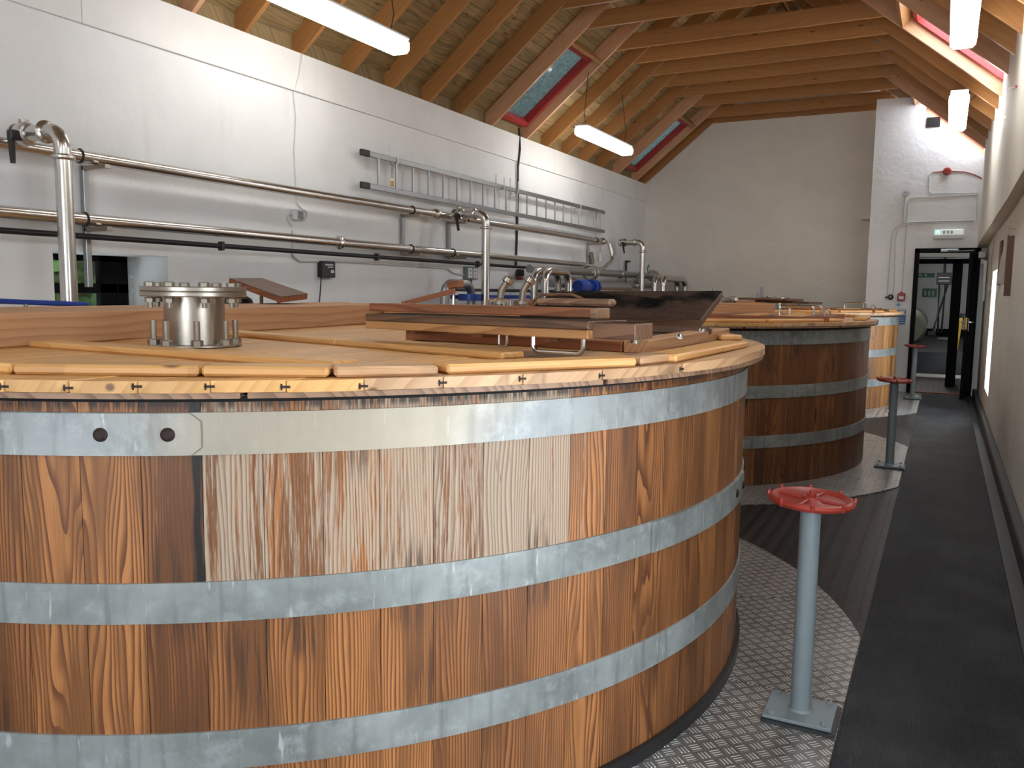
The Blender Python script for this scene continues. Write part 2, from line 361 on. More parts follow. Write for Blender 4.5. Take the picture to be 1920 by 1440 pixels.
WL = {}; WM = {}
def wloc(o): return WL.get(o.name, Vector((0, 0, 0)))
def link(name, me, parent, loc, quat=None):
    o = bpy.data.objects.new(name, me); col.objects.link(o); loc = Vector(loc)
    W_ = Matrix.Translation(loc)
    if quat is not None: W_ = W_ @ quat.to_matrix().to_4x4()
    P_ = Matrix.Identity(4)
    if parent: o.parent = parent; P_ = WM.get(parent.name) or Matrix.Translation(wloc(parent))
    o.rotation_mode = 'QUATERNION'; B_ = P_.inverted() @ W_; o.location = B_.to_translation(); o.rotation_quaternion = B_.to_quaternion()
    WL[o.name] = loc; WM[o.name] = W_
    return o
def obj(name, mb, mat, parent=None, loc=None, quat=None, recenter=True, smooth=None):
    """mb is in world coordinates unless loc is given; then local about loc"""
    me = bpy.data.meshes.new(name)
    if loc is None:
        if recenter and len(mb.b.verts):
            vs = [v.co for v in mb.b.verts]; loc = Vector([(min(v[i] for v in vs)+max(v[i] for v in vs))/2 for i in range(3)])
            loc.z = min(v[2] for v in vs)
            bmesh.ops.translate(mb.b, vec=-loc, verts=mb.b.verts)
        else: loc = Vector((0, 0, 0))
    bmesh.ops.recalc_face_normals(mb.b, faces=mb.b.faces)
    mb.b.to_mesh(me); mb.b.free()
    me.set_sharp_from_angle(angle=.6)
    if not me.materials: me.materials.append(MT[mat] if isinstance(mat, str) else mat)
    return link(name, me, parent, loc, quat)
def lab(o, label=None, cat=None, group=None, kind=None, **kw):
    if label: o['label'] = label
    if cat: o['category'] = cat
    if group: o['group'] = group
    if kind: o['kind'] = kind
    for k, v in kw.items(): o[k] = v
    return o
def empty(name, loc, label=None, cat=None, group=None, kind=None):
    o = bpy.data.objects.new(name, None); col.objects.link(o); o.location = loc; o.empty_display_size = .1
    WL[o.name] = Vector(loc); return lab(o, label, cat, group, kind)
BM = {}
def beam(name, p0, p1, wd, ht, mat, parent=None, bev=.003, upv=(0, 0, 1), ext=0.0):
    """timber of width wd and height ht from p0 to p1 (centre line), grain along local X; meshes shared by size"""
    p0, p1 = Vector(p0), Vector(p1); d = p1-p0; L = round(d.length+ext, 4); d.normalize()
    upv = Vector(upv); yv = upv.cross(d).normalized(); zv = d.cross(yv)
    key = (L, wd, ht, mat, bev)
    if key not in BM:
        mb = MB().box((0, 0, 0), (L, wd, ht), bev=bev); me = bpy.data.meshes.new(name)
        bmesh.ops.recalc_face_normals(mb.b, faces=mb.b.faces); mb.b.to_mesh(me); mb.b.free(); me.materials.append(MT[mat]); BM[key] = me
    q = Matrix((d, yv, zv)).transposed().to_quaternion()
    return link(name, BM[key], parent, (p0+p1)/2, q)
def plank(name, poly, z0, z1, mat, parent, ang=0.0, bev=0.0):
    """flat board given by its world outline; grain along the direction ang"""
    cx = sum(p[0] for p in poly)/len(poly); cyy = sum(p[1] for p in poly)/len(poly); ca, sa = math.cos(ang), math.sin(ang)
    loc = [((p[0]-cx)*ca+(p[1]-cyy)*sa, -(p[0]-cx)*sa+(p[1]-cyy)*ca) for p in poly]
    mb = MB().prism(loc, z0-(z0+z1)/2, z1-(z0+z1)/2)
    if bev: bmesh.ops.bevel(mb.b, geom=list(mb.b.edges), offset=bev, segments=1, affect='EDGES')
    return obj(name, mb, mat, parent, (cx, cyy, (z0+z1)/2), Matrix.Rotation(ang, 3, 'Z').to_quaternion())

# pixel ray helper: measures where a thing of the photograph stands on a known plane
def ray(px, py): return rt*((px-960)/1565.7)+up*((720-py)/1565.7)+fw
def onX(px, py, X): d = ray(px, py); p = d*(X/d.x); return Vector((p.x, p.y, p.z+1.6))
def onY(px, py, Y): d = ray(px, py); p = d*(Y/d.y); return Vector((p.x, p.y, p.z+1.6))
def onZ(px, py, Z): d = ray(px, py); p = d*((Z-1.6)/d.z); return Vector((p.x, p.y, p.z+1.6))
def onD(px, py, D): p = ray(px, py)*D; return Vector((p.x, p.y, p.z+1.6))

# ================================================================ THE ROOM
XL, XR, YB, YE, XC, HW, ZE, SL = -5.53, .55, -3.0, 16.6, -2.52, 3.01, 3.80, .82
CS = 1/math.sqrt(1+SL*SL); SN = SL*CS
SKY = [(-2.3, -1.25), (4.0, 5.05), (10.08, 11.12), (14.95, 16.0)]
RY = [-2.9, -2.3, -1.25, -.5, .25, 1.0, 1.75, 2.5, 3.25, 4.0, 5.05, 5.62, 6.34, 7.08, 7.81, 8.54, 9.27, 10.08, 11.12, 11.85, 12.6, 13.35, 14.1, 14.95, 16.0, 16.5]
def rp(side, s, nrm, y):
    """point on the roof: s metres up the slope from the eave, nrm metres outward from the rafter underside; side -1 left, +1 right"""
    return Vector((XC+side*(HW-s*CS+nrm*SN), y, ZE+s*SN+nrm*CS))
def struct(name, mb, mat): return lab(obj(name, mb, mat, recenter=False), kind='structure')

fl = struct('floor', MB().box((-2.8, 7.85, -.15), (7.6, 21.9, .3)), 'matdark')
# left wall with a deep window opening
mb = MB(); wy0, wy1, wz0, wz1 = 3.75, 4.72, 1.0, 1.85
for a, b, c, d in ((YB-.4, wy0, 0, 4.08), (wy1, YE+.5, 0, 4.08), (wy0, wy1, 0, wz0), (wy0, wy1, wz1, 4.08)):
    x1 = XL
    mb.box(((x1-.62-.0+x1)/2-.0, (a+b)/2, (c+min(d, 3.5))/2), (.62, b-a, min(d, 3.5)-c))
    if d > 3.5: mb.box((x1-.33, (a+b)/2, 3.65), (.60, b-a, .31))
wl = struct('wall_left', mb, 'plaster')
for a, b in ((-3.0, .6), (.6, 4.04), (4.04, 6.34), (6.34, 12.1), (12.1, 16.58)):
    obj('wall_board', MB().box((XL-.005, (a+b)/2, 3.625), (.05, b-a-.004, .36), bev=.004), 'panel', wl)
# gable and the projecting block with the doorway
def gable(y0, y1, xa, xb, top):
    pts = [(xa, 0)]+[(x, top(x)) for x in [xa+(xb-xa)*i/24 for i in range(25)]]+[(xb, 0)]
    mb = MB(); mb.hexa([(p[0], y0, p[1]) for p in pts], [(p[0], y1, p[1]) for p in pts]); return mb
und = lambda x: ZE+SL*(HW-abs(x-XC))
we = struct('wall_end', gable(YE, YE+.4, -6.0, -1.21, lambda x: und(x)+.24), 'plasterc')
mb = MB(); yb0, yb1 = 15.55, 15.95
def bt(x): return min(und(x)-.005, 4.87)
mb.hexa([(-1.21, yb0, 0), (-.47, yb0, 0), (-.47, yb0, bt(-.8)), (-1.21, yb0, 4.87)], [(-1.21, yb1, 0), (-.47, yb1, 0), (-.47, yb1, bt(-.8)), (-1.21, yb1, 4.87)])
xs = [-.47, -.3, 0, .3, .56]
lo = [(-.47, yb0, 2.38), (.56, yb0, 2.38)]+[(x, yb0, bt(x)) for x in xs[::-1]]
mb.hexa(lo, [(p[0], yb1, p[2]) for p in lo])
mb.box((.50, (yb0+yb1)/2, 1.19), (.14, .4, 2.38)); mb.box((-1.16, 16.3, 2.43), (.1, .7, 4.87))
wd = struct('wall_doorway', mb, 'plaster')
struct('wall_back', MB().box((-2.6, YB-.2, .4), (7.4, .4, .8)).box((-2.6, YB-.2, 5.0), (7.4, .4, 3.2)).box((-4.2, YB-.2, 2.1), (4.2, .4, 2.6)).box((.5, YB-.2, 2.1), (1.2, .4, 2.6)), 'plaster')
wb = empty('window_22', (-1.1, YB-.2, .8), kind='structure')  # unseen window added behind the viewer for fill daylight
for a, b in ((-2.1, -1.15), (-1.05, -.1)): obj('pane', MB().box(((a+b)/2, YB-.2, 2.1), (b-a-.06, .01, 2.5)), 'clear', wb)
for x in (-2.07, -1.1, -.13): obj('window_frame', MB().box((x, YB-.2, 2.1), (.07, .08, 2.6)), 'white', wb)
_pl = bpy.data.lights.new('window_portal', 'AREA'); _pl.shape = 'RECTANGLE'; _pl.size = 2.0; _pl.size_y = 2.6; _pl.cycles.is_portal = True
_po = bpy.data.objects.new('window_portal', _pl); col.objects.link(_po); _po.location = (-1.1, YB-.45, 2.1); _po.rotation_euler = (PI/2, 0, 0)
# right wall: lower face set back under a thicker upper part, one narrow window, one added
mb = MB(); ry0, ry1, rz0, rz1 = 11.9, 13.0, .38, 1.95; sy0, sy1 = .9, 2.2
for a, b, c, d in ((YB-.4, sy0, 0, 2.8), (sy1, ry0, 0, 2.8), (ry1, YE+.4, 0, 2.8), (ry0, ry1, 0, rz0), (ry0, ry1, rz1, 2.8), (sy0, sy1, 0, rz0), (sy0, sy1, rz1, 2.8)):
    mb.box((XR+.25, (a+b)/2, (c+d)/2), (.5, b-a, d-c))
wr = struct('wall_right', mb, 'plasterr')
mb = MB(); n = 14; rr_ = random.Random(3)
for i in range(n):
    y0, y1 = YB+(15.55-YB)*i/n, YB+(15.55-YB)*(i+1)/n
    f = lambda y: (.50-.0058*(y+1)+.006*math.sin(y*1.7), 2.63-.0133*(y+1)+.012*math.sin(y*1.1))
    (xa, za), (xb, zb) = f(y0), f(y1)
    mb.hexa([(xa, y0, za), (xa-.0, y0, 4.06), (1.05, y0, 4.06), (1.05, y0, za)], [(xb, y1, zb), (xb, y1, 4.06), (1.05, y1, 4.06), (1.05, y1, zb)])
struct('trim_1', mb, 'plasterr')
struct('baseboard_right', MB().box((.52, 6.2, .065), (.07, 18.4, .13), bev=.01), 'black')
struct('trim_5', MB().box((.47, 6.2, .004), (.12, 18.4, .006)), 'black')
struct('baseboard_left', MB().box((XL+.02, 6.8, .06), (.04, 19.5, .12)), 'black')

# roof: deck slabs with skylight holes, boards, rafters, collar ties
struct('trim_4', MB().box((XL-.35, 6.8, 3.93), (.5, 20, .25)), 'sark')
mb = MB(); S0, S1 = .10, 1.42
def slab(mb, side, s0, s1, y0, y1, n0, n1):
    mb.hexa([rp(side, s0, n0, y0), rp(side, s1, n0, y0), rp(side, s1, n1, y0), rp(side, s0, n1, y0)], [rp(side, s0, n0, y1), rp(side, s1, n0, y1), rp(side, s1, n1, y1), rp(side, s0, n1, y1)])
SEG = []; y = YB-.4
for a, b in SKY: SEG.append((y, a)); y = b
SEG.append((y, YE+.4))
for sd in (-1, 1):
    slab(mb, sd, S1, HW/CS+.22, YB-.4, YE+.4, .226, .30); slab(mb, sd, -.45, S0, YB-.4, YE+.4, .226, .30)
    for a, b in SEG: slab(mb, sd, S0, S1, a, b, .226, .30)
ceil = struct('ceiling', mb, 'sark')
def quat_of(dx, n): dx = dx.normalized(); yv = n.cross(dx).normalized(); return Matrix((dx, yv, dx.cross(yv))).transposed().to_quaternion()
for sd in (-1, 1):
    nv = Vector((sd*SN, 0, CS)); k = 0; s = -.30
    while s < HW/CS-.05:
        s1 = s+.134; segs = SEG if (s1 > S0+.05 and s < S1-.05) else [(YB, 6.7 if k % 2 else 9.6), (6.7 if k % 2 else 9.6, YE)]
        for a, b in segs:
            a = max(a, YB); b = min(b, YE)
            if b-a < .2: continue
            p = rp(sd, (s+s1)/2, .213+rnd.uniform(-.004, .003), (a+b)/2)
            beam('roof_board', p-Vector((0, (b-a)/2-.001, 0)), p+Vector((0, (b-a)/2-.001, 0)), .130, .02, 'sark', ceil, .003, nv)
        s = s1; k += 1
def clampn(v): return v
for i, y in enumerate(RY):
    for sd in (-1, 1):
        nv = Vector((sd*SN, 0, CS))
        if sd == 1 and y > yb0-.1: a = rp(sd, 0.0, .1, y)
        else: a = rp(sd, -.08, .1, y)
        b = rp(sd, HW/CS-.07, .1, y)
        beam('rafter', a, b, .047, .2, 'rafter_lit' if any(abs(y-e) < .01 for q in SKY for e in q) else 'rafter', ceil, .003, nv)
    if y > YB and y < YE:
        yt = y+.05
        if yt+.03 > YE: yt = y-.05
        t = beam('collar_tie', (XC-1.72, yt, 5.0), (XC+1.72, yt, 5.0), .045, .2, 'rafter', ceil, .003)
        if 5 < y:
            for sx in (-1, 1):
                for q, zz in ((1.62, 4.95), (1.5, 5.02)):
                    obj('bolt', MB().cyl((XC+sx*q, yt-.036, zz), (XC+sx*q, yt-.0225, zz), .017, 10), 'greysteel', t)
beam('ridge_board', (XC, YB, 6.27), (XC, YE, 6.27), .04, .2, 'rafter', ceil)
# skylights
wn = 0
for (a, b) in SKY:
    for sd in (-1, 1):
        wn += 1; nv = Vector((sd*SN, 0, CS)); a2, b2 = a+.024, b-.024
        mbg = MB(); slab(mbg, sd, S0+.06, S1-.04, a2+.05, b2-.05, .235, .243)
        g = obj('pane', mbg, 'glass' if sd < 0 else 'clear', None)
        root = empty('window_%d' % wn, rp(sd, (S0+S1)/2, .2, (a+b)/2), kind='structure')
        g.parent = root; g.location = g.location-root.location; WL[g.name] = WL[g.name]
        beam('window_frame', rp(sd, S0, .19, a2+.03), rp(sd, S1, .19, a2+.03), .055, .13, 'redwin', root, .004, nv)
        beam('window_frame', rp(sd, S0, .19, b2-.03), rp(sd, S1, .19, b2-.03), .055, .13, 'redwin', root, .004, nv)
        beam('window_frame', rp(sd, S0+.04, .19, a2), rp(sd, S0+.04, .19, b2), .08, .12, 'redwin', root, .004, nv)
        beam('window_frame', rp(sd, S1-.03, .19, a2), rp(sd, S1-.03, .19, b2), .07, .12, 'redwin', root, .004, nv)
        beam('window_trimmer', rp(sd, S1+.05, .1, a2), rp(sd, S1+.05, .1, b2), .047, .2, 'rafter', root, .003, nv)
        pl = bpy.data.lights.new('skylight_portal', 'AREA'); pl.shape = 'RECTANGLE'; pl.size = S1-S0; pl.size_y = b-a
        try: pl.cycles.is_portal = True
        except Exception: pass
        po = bpy.data.objects.new('skylight_portal', pl); col.objects.link(po); po.location = rp(sd, (S0+S1)/2, .32, (a+b)/2)
        po.rotation_mode = 'QUATERNION'; xv = Vector((-sd*CS, 0, SN)); po.rotation_quaternion = Matrix((xv, nv.cross(xv), nv)).transposed().to_quaternion()

# left window: dark frame deep in the wall, shrub outside
wx = XL-.50; wi = empty('window_20', (wx, (wy0+wy1)/2, wz0), kind='structure')
for a, b, c, d in ((wy0, wy0+.07, wz0, wz1), (wy1-.26, wy1-.10, wz0, wz1), (wy1-.10, wy1, wz0, wz1), (wy0, wy1, wz1-.05, wz1), (wy0, wy1, wz0, wz0+.06), (wy0, wy1, wz1-.30, wz1-.22)):
    obj('window_frame', MB().box((wx, (a+b)/2, (c+d)/2), (.06, b-a, d-c), bev=.004), 'door', wi)
obj('pane', MB().box((wx, (wy0+wy1)/2, (wz0+wz1)/2), (.006, wy1-wy0-.05, wz1-wz0-.05)), 'clear', wi)
mb = MB(); r_ = random.Random(5)
for i in range(5000):
    p = Vector((r_.uniform(-7.7, -6.9), r_.uniform(2.2, 9.5), r_.uniform(.3, 3.2))); a = Vector((r_.uniform(-1, 1), r_.uniform(-1, 1), r_.uniform(-1, .3))).normalized()
    b = a.orthogonal().normalized(); L = r_.uniform(.15, .40); W_ = L*.28
    vs = [mb.b.verts.new(v) for v in (p, p+a*L*.5+b*W_, p+a*L, p+a*L*.5-b*W_)]; mb.b.faces.new(vs)
struct('sky_block_bank', MB().hexa([(-7.7, -6, -.5), (-8.6, -6, 9), (-15, -6, -.5)], [(-7.7, 24, -.5), (-8.6, 24, 9), (-15, 24, -.5)]), 'leaf')  # added bank, raised to keep sky light off the window reveal
lab(obj('shrub_foliage', mb, 'leaf'), 'green leafy shrub seen outside through the small low window', 'shrub', kind='stuff')
# right narrow windows, the nearer one added
wi = empty('window_23', (1.0, 1.55, rz0), kind='structure')  # added out of view to light the right side of the vat
obj('pane', MB().box((1.0, 1.55, (rz0+rz1)/2), (.01, 1.2, rz1-rz0-.1)), 'clear', wi)
for a, b, c, d in ((sy0, sy0+.05, rz0, rz1), (sy1-.05, sy1, rz0, rz1), (sy0, sy1, rz0, rz0+.05), (sy0, sy1, rz1-.05, rz1)):
    obj('window_frame', MB().box((1.0, (a+b)/2, (c+d)/2), (.05, b-a, d-c)), 'white', wi)
wi = empty('window_21', (1.0, 12.45, rz0), kind='structure')
obj('pane', MB().box((1.0, 12.45, (rz0+rz1)/2), (.01, 1.0, rz1-rz0-.1)), 'clear', wi)
for a, b, c, d in ((ry0, ry0+.05, rz0, rz1), (ry1-.05, ry1, rz0, rz1), (ry0, ry1, rz0, rz0+.05), (ry0, ry1, rz1-.05, rz1)):
    obj('window_frame', MB().box((1.0, (a+b)/2, (c+d)/2), (.05, b-a, d-c)), 'white', wi)
for (x, y0, y1, z0, z1, s) in ((1.06, ry0, ry1, rz0, rz1, 1), (1.06, sy0, sy1, rz0, rz1, 1), (XL-.63, wy0, wy1, wz0, wz1, -1)):
    pl = bpy.data.lights.new('window_portal', 'AREA'); pl.shape = 'RECTANGLE'; pl.size = z1-z0; pl.size_y = y1-y0
    pl.cycles.is_portal = True
    po = bpy.data.objects.new('window_portal', pl); col.objects.link(po); po.location = (x, (y0+y1)/2, (z0+z1)/2); po.rotation_euler = (0, s*PI/2, 0)

# doorway and the space beyond it
dr = empty('door_1', (0, 15.55, 0), kind='structure')
for a, b, c, d in ((-.49, -.42, 0, 2.40), (.40, .47, 0, 2.40), (-.49, .47, 2.33, 2.40)):
    obj('door_frame', MB().box(((a+b)/2, 15.60, (c+d)/2), (b-a, .2, d-c), bev=.004), 'door', dr)
obj('threshold', MB().box((-.04, 15.55, .012), (.78, .06, .02), bev=.003), 'redwood', dr)
h0, h1 = Vector((.405, 15.44, 0)), Vector((.315, 14.72, 0)); dd = (h1-h0); an = math.atan2(dd.y, dd.x)
leaf = obj('door_leaf', MB().box((dd.length/2, 0, 1.16), (dd.length, .045, 2.28), bev=.003), 'door', dr, h0, Matrix.Rotation(an, 3, 'Z').to_quaternion())
for s in (-1, 1):
    mb = MB(); mb.box((dd.length-.06, s*.027, 1.18), (.045, .008, .2), bev=.002); mb.tube(path([(dd.length-.06, s*.03, 1.22), (dd.length-.06, s*.075, 1.22), (dd.length-.17, s*.075, 1.22)], .012, 4), .009, 8)
    o = obj('door_handle', mb, 'steel', leaf, h0, None); o.matrix_basis = Matrix.Identity(4)
o = obj('latch_plate', MB().box((dd.length+.001, 0, 1.2), (.004, .025, .18)), 'brass', leaf, h0); o.matrix_basis = Matrix.Identity(4)
mb = MB(); mb.box((.02, 15.5, 2.36), (.26, .05, .05), bev=.006); mb.tube([(.0, 15.46, 2.355), (.2, 15.30, 2.34), (.36, 15.1, 2.335)], .01, 8)
lab(obj('door_closer', mb, 'greysteel'), 'grey metal door closer above the black doorway', 'door closer')
mb = MB(); mb.box((.47, 14.95, 2.26), (.10, .14, .10), bev=.01); mb.box((.485, 14.95, 2.16), (.05, .1, .08), bev=.01)
lab(obj('door_hold_magnet', mb, 'white'), 'white plastic fitting on right wall above the open door', 'fitting')

cw = struct('wall_corridor', MB().box((-1.3, 17.5, 1.6), (.2, .9, 3.2)).box((-1.9, 22.6, 1.6), (.2, 9.2, 3.2)).box((-1.6, 17.95, 1.6), (.5, .1, 3.2)).box((1.5, 21.6, 1.6), (.2, 11.2, 3.2)).box((-.2, 27.1, 1.6), (3.6, .2, 3.2)).box((.1, 21.6, 3.0), (3.0, 11.2, .1)).box((-1.5, 22.6, 3.0), (.6, 9.2, .1)), 'plaster')
struct('floor_corridor', MB().box((-.2, 22.9, .25), (3.2, 8.2, .5), bev=.01), 'matstrip')
struct('trim_2', MB().box((-.25, 18.78, .03), (3.0, .06, .06)), 'plasterr')
struct('baseboard_far', MB().box((-.2, 26.97, .60), (3.2, .05, .2)), 'door')
d2 = empty('door_2', (.2, 17.0, 0), kind='structure')
for a, b, c, d in ((.09, .20, 0, 2.28), (-.9, .75, 2.20, 2.28), (-1.0, -.50, 0, 2.28), (.20, .25, 0, 2.2)):
    obj('door_frame', MB().box(((a+b)/2, 17.0, (c+d)/2), (b-a, .14, d-c)), 'door', d2)
obj('door_leaf', MB().box((.20, 17.6, 1.1), (.045, 1.0, 2.2)), 'door', d2)
struct('trim_3', MB().box((-.1, 16.9, 2.36), (1.8, .3, .10)), 'plasterc')
def lampbox(name, c, L, axis, label, cat, group=None, wd=.20, ht=.12, e='lamp', cables=None):
    r = empty(name, c, label, cat, group); c = Vector(c); sz = (wd, L, ht) if axis == 'y' else (L, wd, ht)
    obj('lamp_body', MB().box(c+Vector((0, 0, ht*.5+.014)), (sz[0]*.9, sz[1]*.995, .028), bev=.006), 'white', r)
    obj('diffuser', MB().box(c, (sz[0], sz[1], ht), bev=.028), e, r)
    if axis == 'y':
        for k in (-.40, .40):
            obj('clip', MB().tube([c+Vector((sx*(wd/2+.004), k*L, zz)) for sx, zz in ((-1, .03), (-1, -.02), (-.7, -ht/2-.004), (.7, -ht/2-.004), (1, -.02), (1, .03))], .003, 5), 'greysteel', r)
    for q in (cables or []): obj('cable', MB().tube(path(q, .1, 4), .005, 6), 'black', r)
    return r
def roofz(x): return und(x)
LX, LZ, RX, RZ = -4.55, 3.80, .005, 3.80
g = 'long fluorescent lights under the roof'
lab_l = ['long glowing fluorescent light at top left, nearest of the left row', 'glowing fluorescent light low on the left roof slope near the gable', 'fluorescent light on the left slope behind the viewer']
for k, y in enumerate((5.62, 11.75, -.6)):
    z = LZ
    lampbox('fluorescent_light', (LX, y, z), 1.9, 'y', lab_l[k], 'light', g, cables=[[(LX, y+.75, z+.05), (LX+.03, y+.78, z+.25), (LX-.02, y+.70, und(LX)+.02)], [(LX, y-.75, z+.05), (LX-.03, y-.75, z+.25), (LX, y-.72, und(LX)+.02)]])
lab_r = ['long glowing fluorescent light at top right, nearest of the right row', 'glowing fluorescent light on the right slope above the doorway wall', 'fluorescent light on the right slope behind the viewer']
for k, y in enumerate((7.57, 11.65, 1.8)):
    z = RZ; p = und(RX)
    lampbox('fluorescent_light', (RX, y, z), 1.8, 'y', lab_r[k], 'light', g, cables=[[(RX, y+.2, z+.05), (RX+.12, y+.3, z+.2), (RX+.2, y+.35, und(RX+.2)+.05)]])
for y in (18.2, 22.5):  # unseen lamps added to light the space past the doorway
    lampbox('corridor_fill_light', (-.3, y, 2.9), .9, 'y', 'added ceiling light brightening the space beyond the black doorway, %s one' % ('nearer' if y < 20 else 'farther'), 'light', wd=.3)

# ================================================================ FLOOR COVERS
TZ = .008
def plate_poly(c, R, a0, a1, xmax, n=40):
    """pie sector of an apron of tread plate, cut off at x = xmax"""
    out = []
    for k in range(n+1):
        a = a0+(a1-a0)*k/n; r = R
        if math.cos(a) > 1e-3 and c[0]+r*math.cos(a) > xmax: r = (xmax-c[0])/math.cos(a)
        out.append((c[0]+r*math.cos(a), c[1]+r*math.sin(a)))
    inner = [(c[0]+2.0*math.cos(a0+(a1-a0)*k/10), c[1]+2.0*math.sin(a0+(a1-a0)*k/10)) for k in range(10, -1, -1)]
    return out+inner
VC = [(-2.98, 3.34), (-2.88, 8.70), (-2.86, 13.85)]
seams = [[-75, -42, 1, 26, 70], [-80, -45, 3, 30, 70], [-75, -40, 2, 25, 44]]
alab = ['checkered metal floor plates around the base of the nearest vat', 'checkered metal floor plates around the base of the middle vat', 'checkered metal floor plates around the base of the farthest vat']
for c, sm, l in zip(VC, seams, alab):
    r = empty('tread_plate_floor', (c[0], c[1], 0), l, 'floor plate', 'tread plate aprons around the vats')
    for a, b in zip(sm, sm[1:]):
        g = .0015
        obj('tread_plate', MB().prism(plate_poly(c, 2.83, math.radians(a)+g, math.radians(b)-g, -.256), 0.0005, TZ), 'tread', r)
lab(obj('walkway_mat', MB().box((.08, 6.1, .0065), (.655, 18.4, .012), bev=.003), 'matstrip'), 'long plain black ribbed rubber walkway mat along the right wall', 'mat')

# ================================================================ VATS
RV = 2.255; NS = 94; HT = 1.33
def stave_mesh(name, mat, r, th, nst, h):
    w0 = 2*PI*r/nst*.5-.0009; w1 = 2*PI*(r-th)/nst*.5-.0009; mb = MB(); sag = r*(1-math.cos(PI/nst))
    lo = [(-th, -w1), (-th, w1), (-sag, w0), (-sag*.05, w0*.4), (-sag*.05, -w0*.4), (-sag, -w0)]
    mb.hexa([(a, b, 0) for a, b in lo], [(a, b, h) for a, b in lo])
    me = bpy.data.meshes.new(name); bmesh.ops.recalc_face_normals(mb.b, faces=mb.b.faces); mb.b.to_mesh(me); mb.b.free(); me.materials.append(MT[mat]); return me
def ring_band(mb, r0, r1, z0, z1, a0=0, a1=2*PI, n=144, closed=True):
    R_ = []
    for k in range(n if closed else n+1):
        a = a0+(a1-a0)*k/n; R_.append([mb.b.verts.new((r*math.cos(a), r*math.sin(a), z)) for r, z in ((r0, z0), (r1, z0), (r1, z1), (r0, z1))])
    m = len(R_)
    for k in range(m if closed else m-1):
        A, B = R_[k], R_[(k+1) % m]
        for j in range(4): f = mb.b.faces.new((A[j], A[(j+1) % 4], B[(j+1) % 4], B[j])); f.smooth = (j == 1 or j == 3)
    if not closed: mb.b.faces.new(R_[0]); mb.b.faces.new(R_[-1][::-1])
    return mb
vlab = ['nearest round wooden vat of orange brown staves with steel hoops', 'middle round wooden vat of dark brown staves with steel hoops', 'farthest round wooden vat of honey coloured staves by the doorway']
HOOP = [[(1.177, 1.287), (.734, .842), (.325, .432)], [(1.19, 1.305), (.745, .850), (.325, .430)], [(1.19, 1.305), (.745, .850), (.325, .430)]]
def ang_of(px, py, z, c):
    p = onZ(px, py, z); return math.atan2(p.y-c[1], p.x-c[0])
for vi, c in enumerate(VC):
    v = empty('wooden_vat', (c[0], c[1], TZ), vlab[vi], 'vat', 'round wooden fermenting vats')
    me = stave_mesh('stave', 'stave%d' % (vi+1), RV, .06, NS, HT-TZ); r_ = random.Random(vi*10+4)
    for k in range(NS):
        a = 2*PI*(k+.31)/NS
        o = bpy.data.objects.new('stave', me); col.objects.link(o); o.parent = v; o.location = ((RV)*math.cos(a), RV*math.sin(a), 0); o.rotation_euler = (0, 0, a)
        o['seed'] = round(r_.random(), 4); o['grain'] = round(r_.random()**.8, 3); o['stain'] = 0.0
        ad = math.degrees(a) % 360-360
        if vi == 0:
            if -56.5 < ad < -29: ws = .58+.42*r_.random()
            elif -29 <= ad < -22: ws = .42
            else: ws = .25*r_.random()
            o['wash'] = round(ws, 3)
        else: o['wash'] = round(.1*r_.random(), 3) if vi == 1 else round(.5*r_.random(), 3)
        if vi == 0 and abs(ad-(-58.0)) < 1.95: o['stain'] = 1.0; o['wash'] = .25
    for hi, (z0, z1) in enumerate(HOOP[vi]):
        mat = 'hoopw' if (hi == 0 and vi == 0) else 'hoop'
        mb = ring_band(MB(), RV-.004, RV+.007, z0-TZ, z1-TZ)
        h = obj('hoop', mb, mat, v, (c[0], c[1], TZ))
        # riveted lap joint
        a = {(0, 0): None}.get((vi, hi))
        if vi == 0 and hi == 0: aa = [math.radians(-60.46), math.radians(-56.32)]
        elif vi == 0 and hi == 1: aa = [math.radians(2.05), math.radians(6.3)]
        else: aa = [math.radians(60+90*hi), math.radians(63+90*hi)]
        al = max(aa)+.024
        pl = ring_band(MB(), RV+.002, RV+.014, z0-TZ+.001, z1-TZ-.001, min(aa)-.35, al, 16, False)
        for vv in pl.b.verts:
            if abs(math.atan2(vv.co.y, vv.co.x)-al) < 1e-4 : pass
        lp = obj('lap_end', pl, mat, h, (c[0], c[1], TZ)); lp.location = (0, 0, 0)
        zc = (z0+z1)/2-TZ; hh = (z1-z0)/2
        tip = MB(); t1 = al+.0115
        pts = [(al, -hh+.001), (al, hh-.001), (t1, hh-.022), (t1, -hh+.022)]
        tip.hexa([((RV+.002)*math.cos(t), (RV+.002)*math.sin(t), zc+z) for t, z in pts], [((RV+.014)*math.cos(t), (RV+.014)*math.sin(t), zc+z) for t, z in pts])
        tp = obj('lap_tip', tip, mat, h, (c[0], c[1], TZ)); tp.location = (0, 0, 0)
        for t in aa:
            d = Vector((math.cos(t), math.sin(t), 0))
            b = obj('rivet', MB().lathe([(0, .010), (.010, .010), (.018, .004), (.0185, 0)], d*(RV+.012)+Vector((0, 0, zc)), d, 16), 'bolt', h, (c[0], c[1], TZ)); b.location = (0, 0, 0)
            b.data.transform(Matrix.Identity(4))
    if vi == 0:
        obj('foot_ring', ring_band(MB(), RV+.002, RV+.02, 0.001, .05), 'black', v, (c[0], c[1], TZ))
    mbq = MB(); mbq.prism([((RV-.07)*math.cos(2*PI*k/48), (RV-.07)*math.sin(2*PI*k/48)) for k in range(48)], .55, .56); obj('liquid_surface', mbq, 'dark', v, (c[0], c[1], TZ))

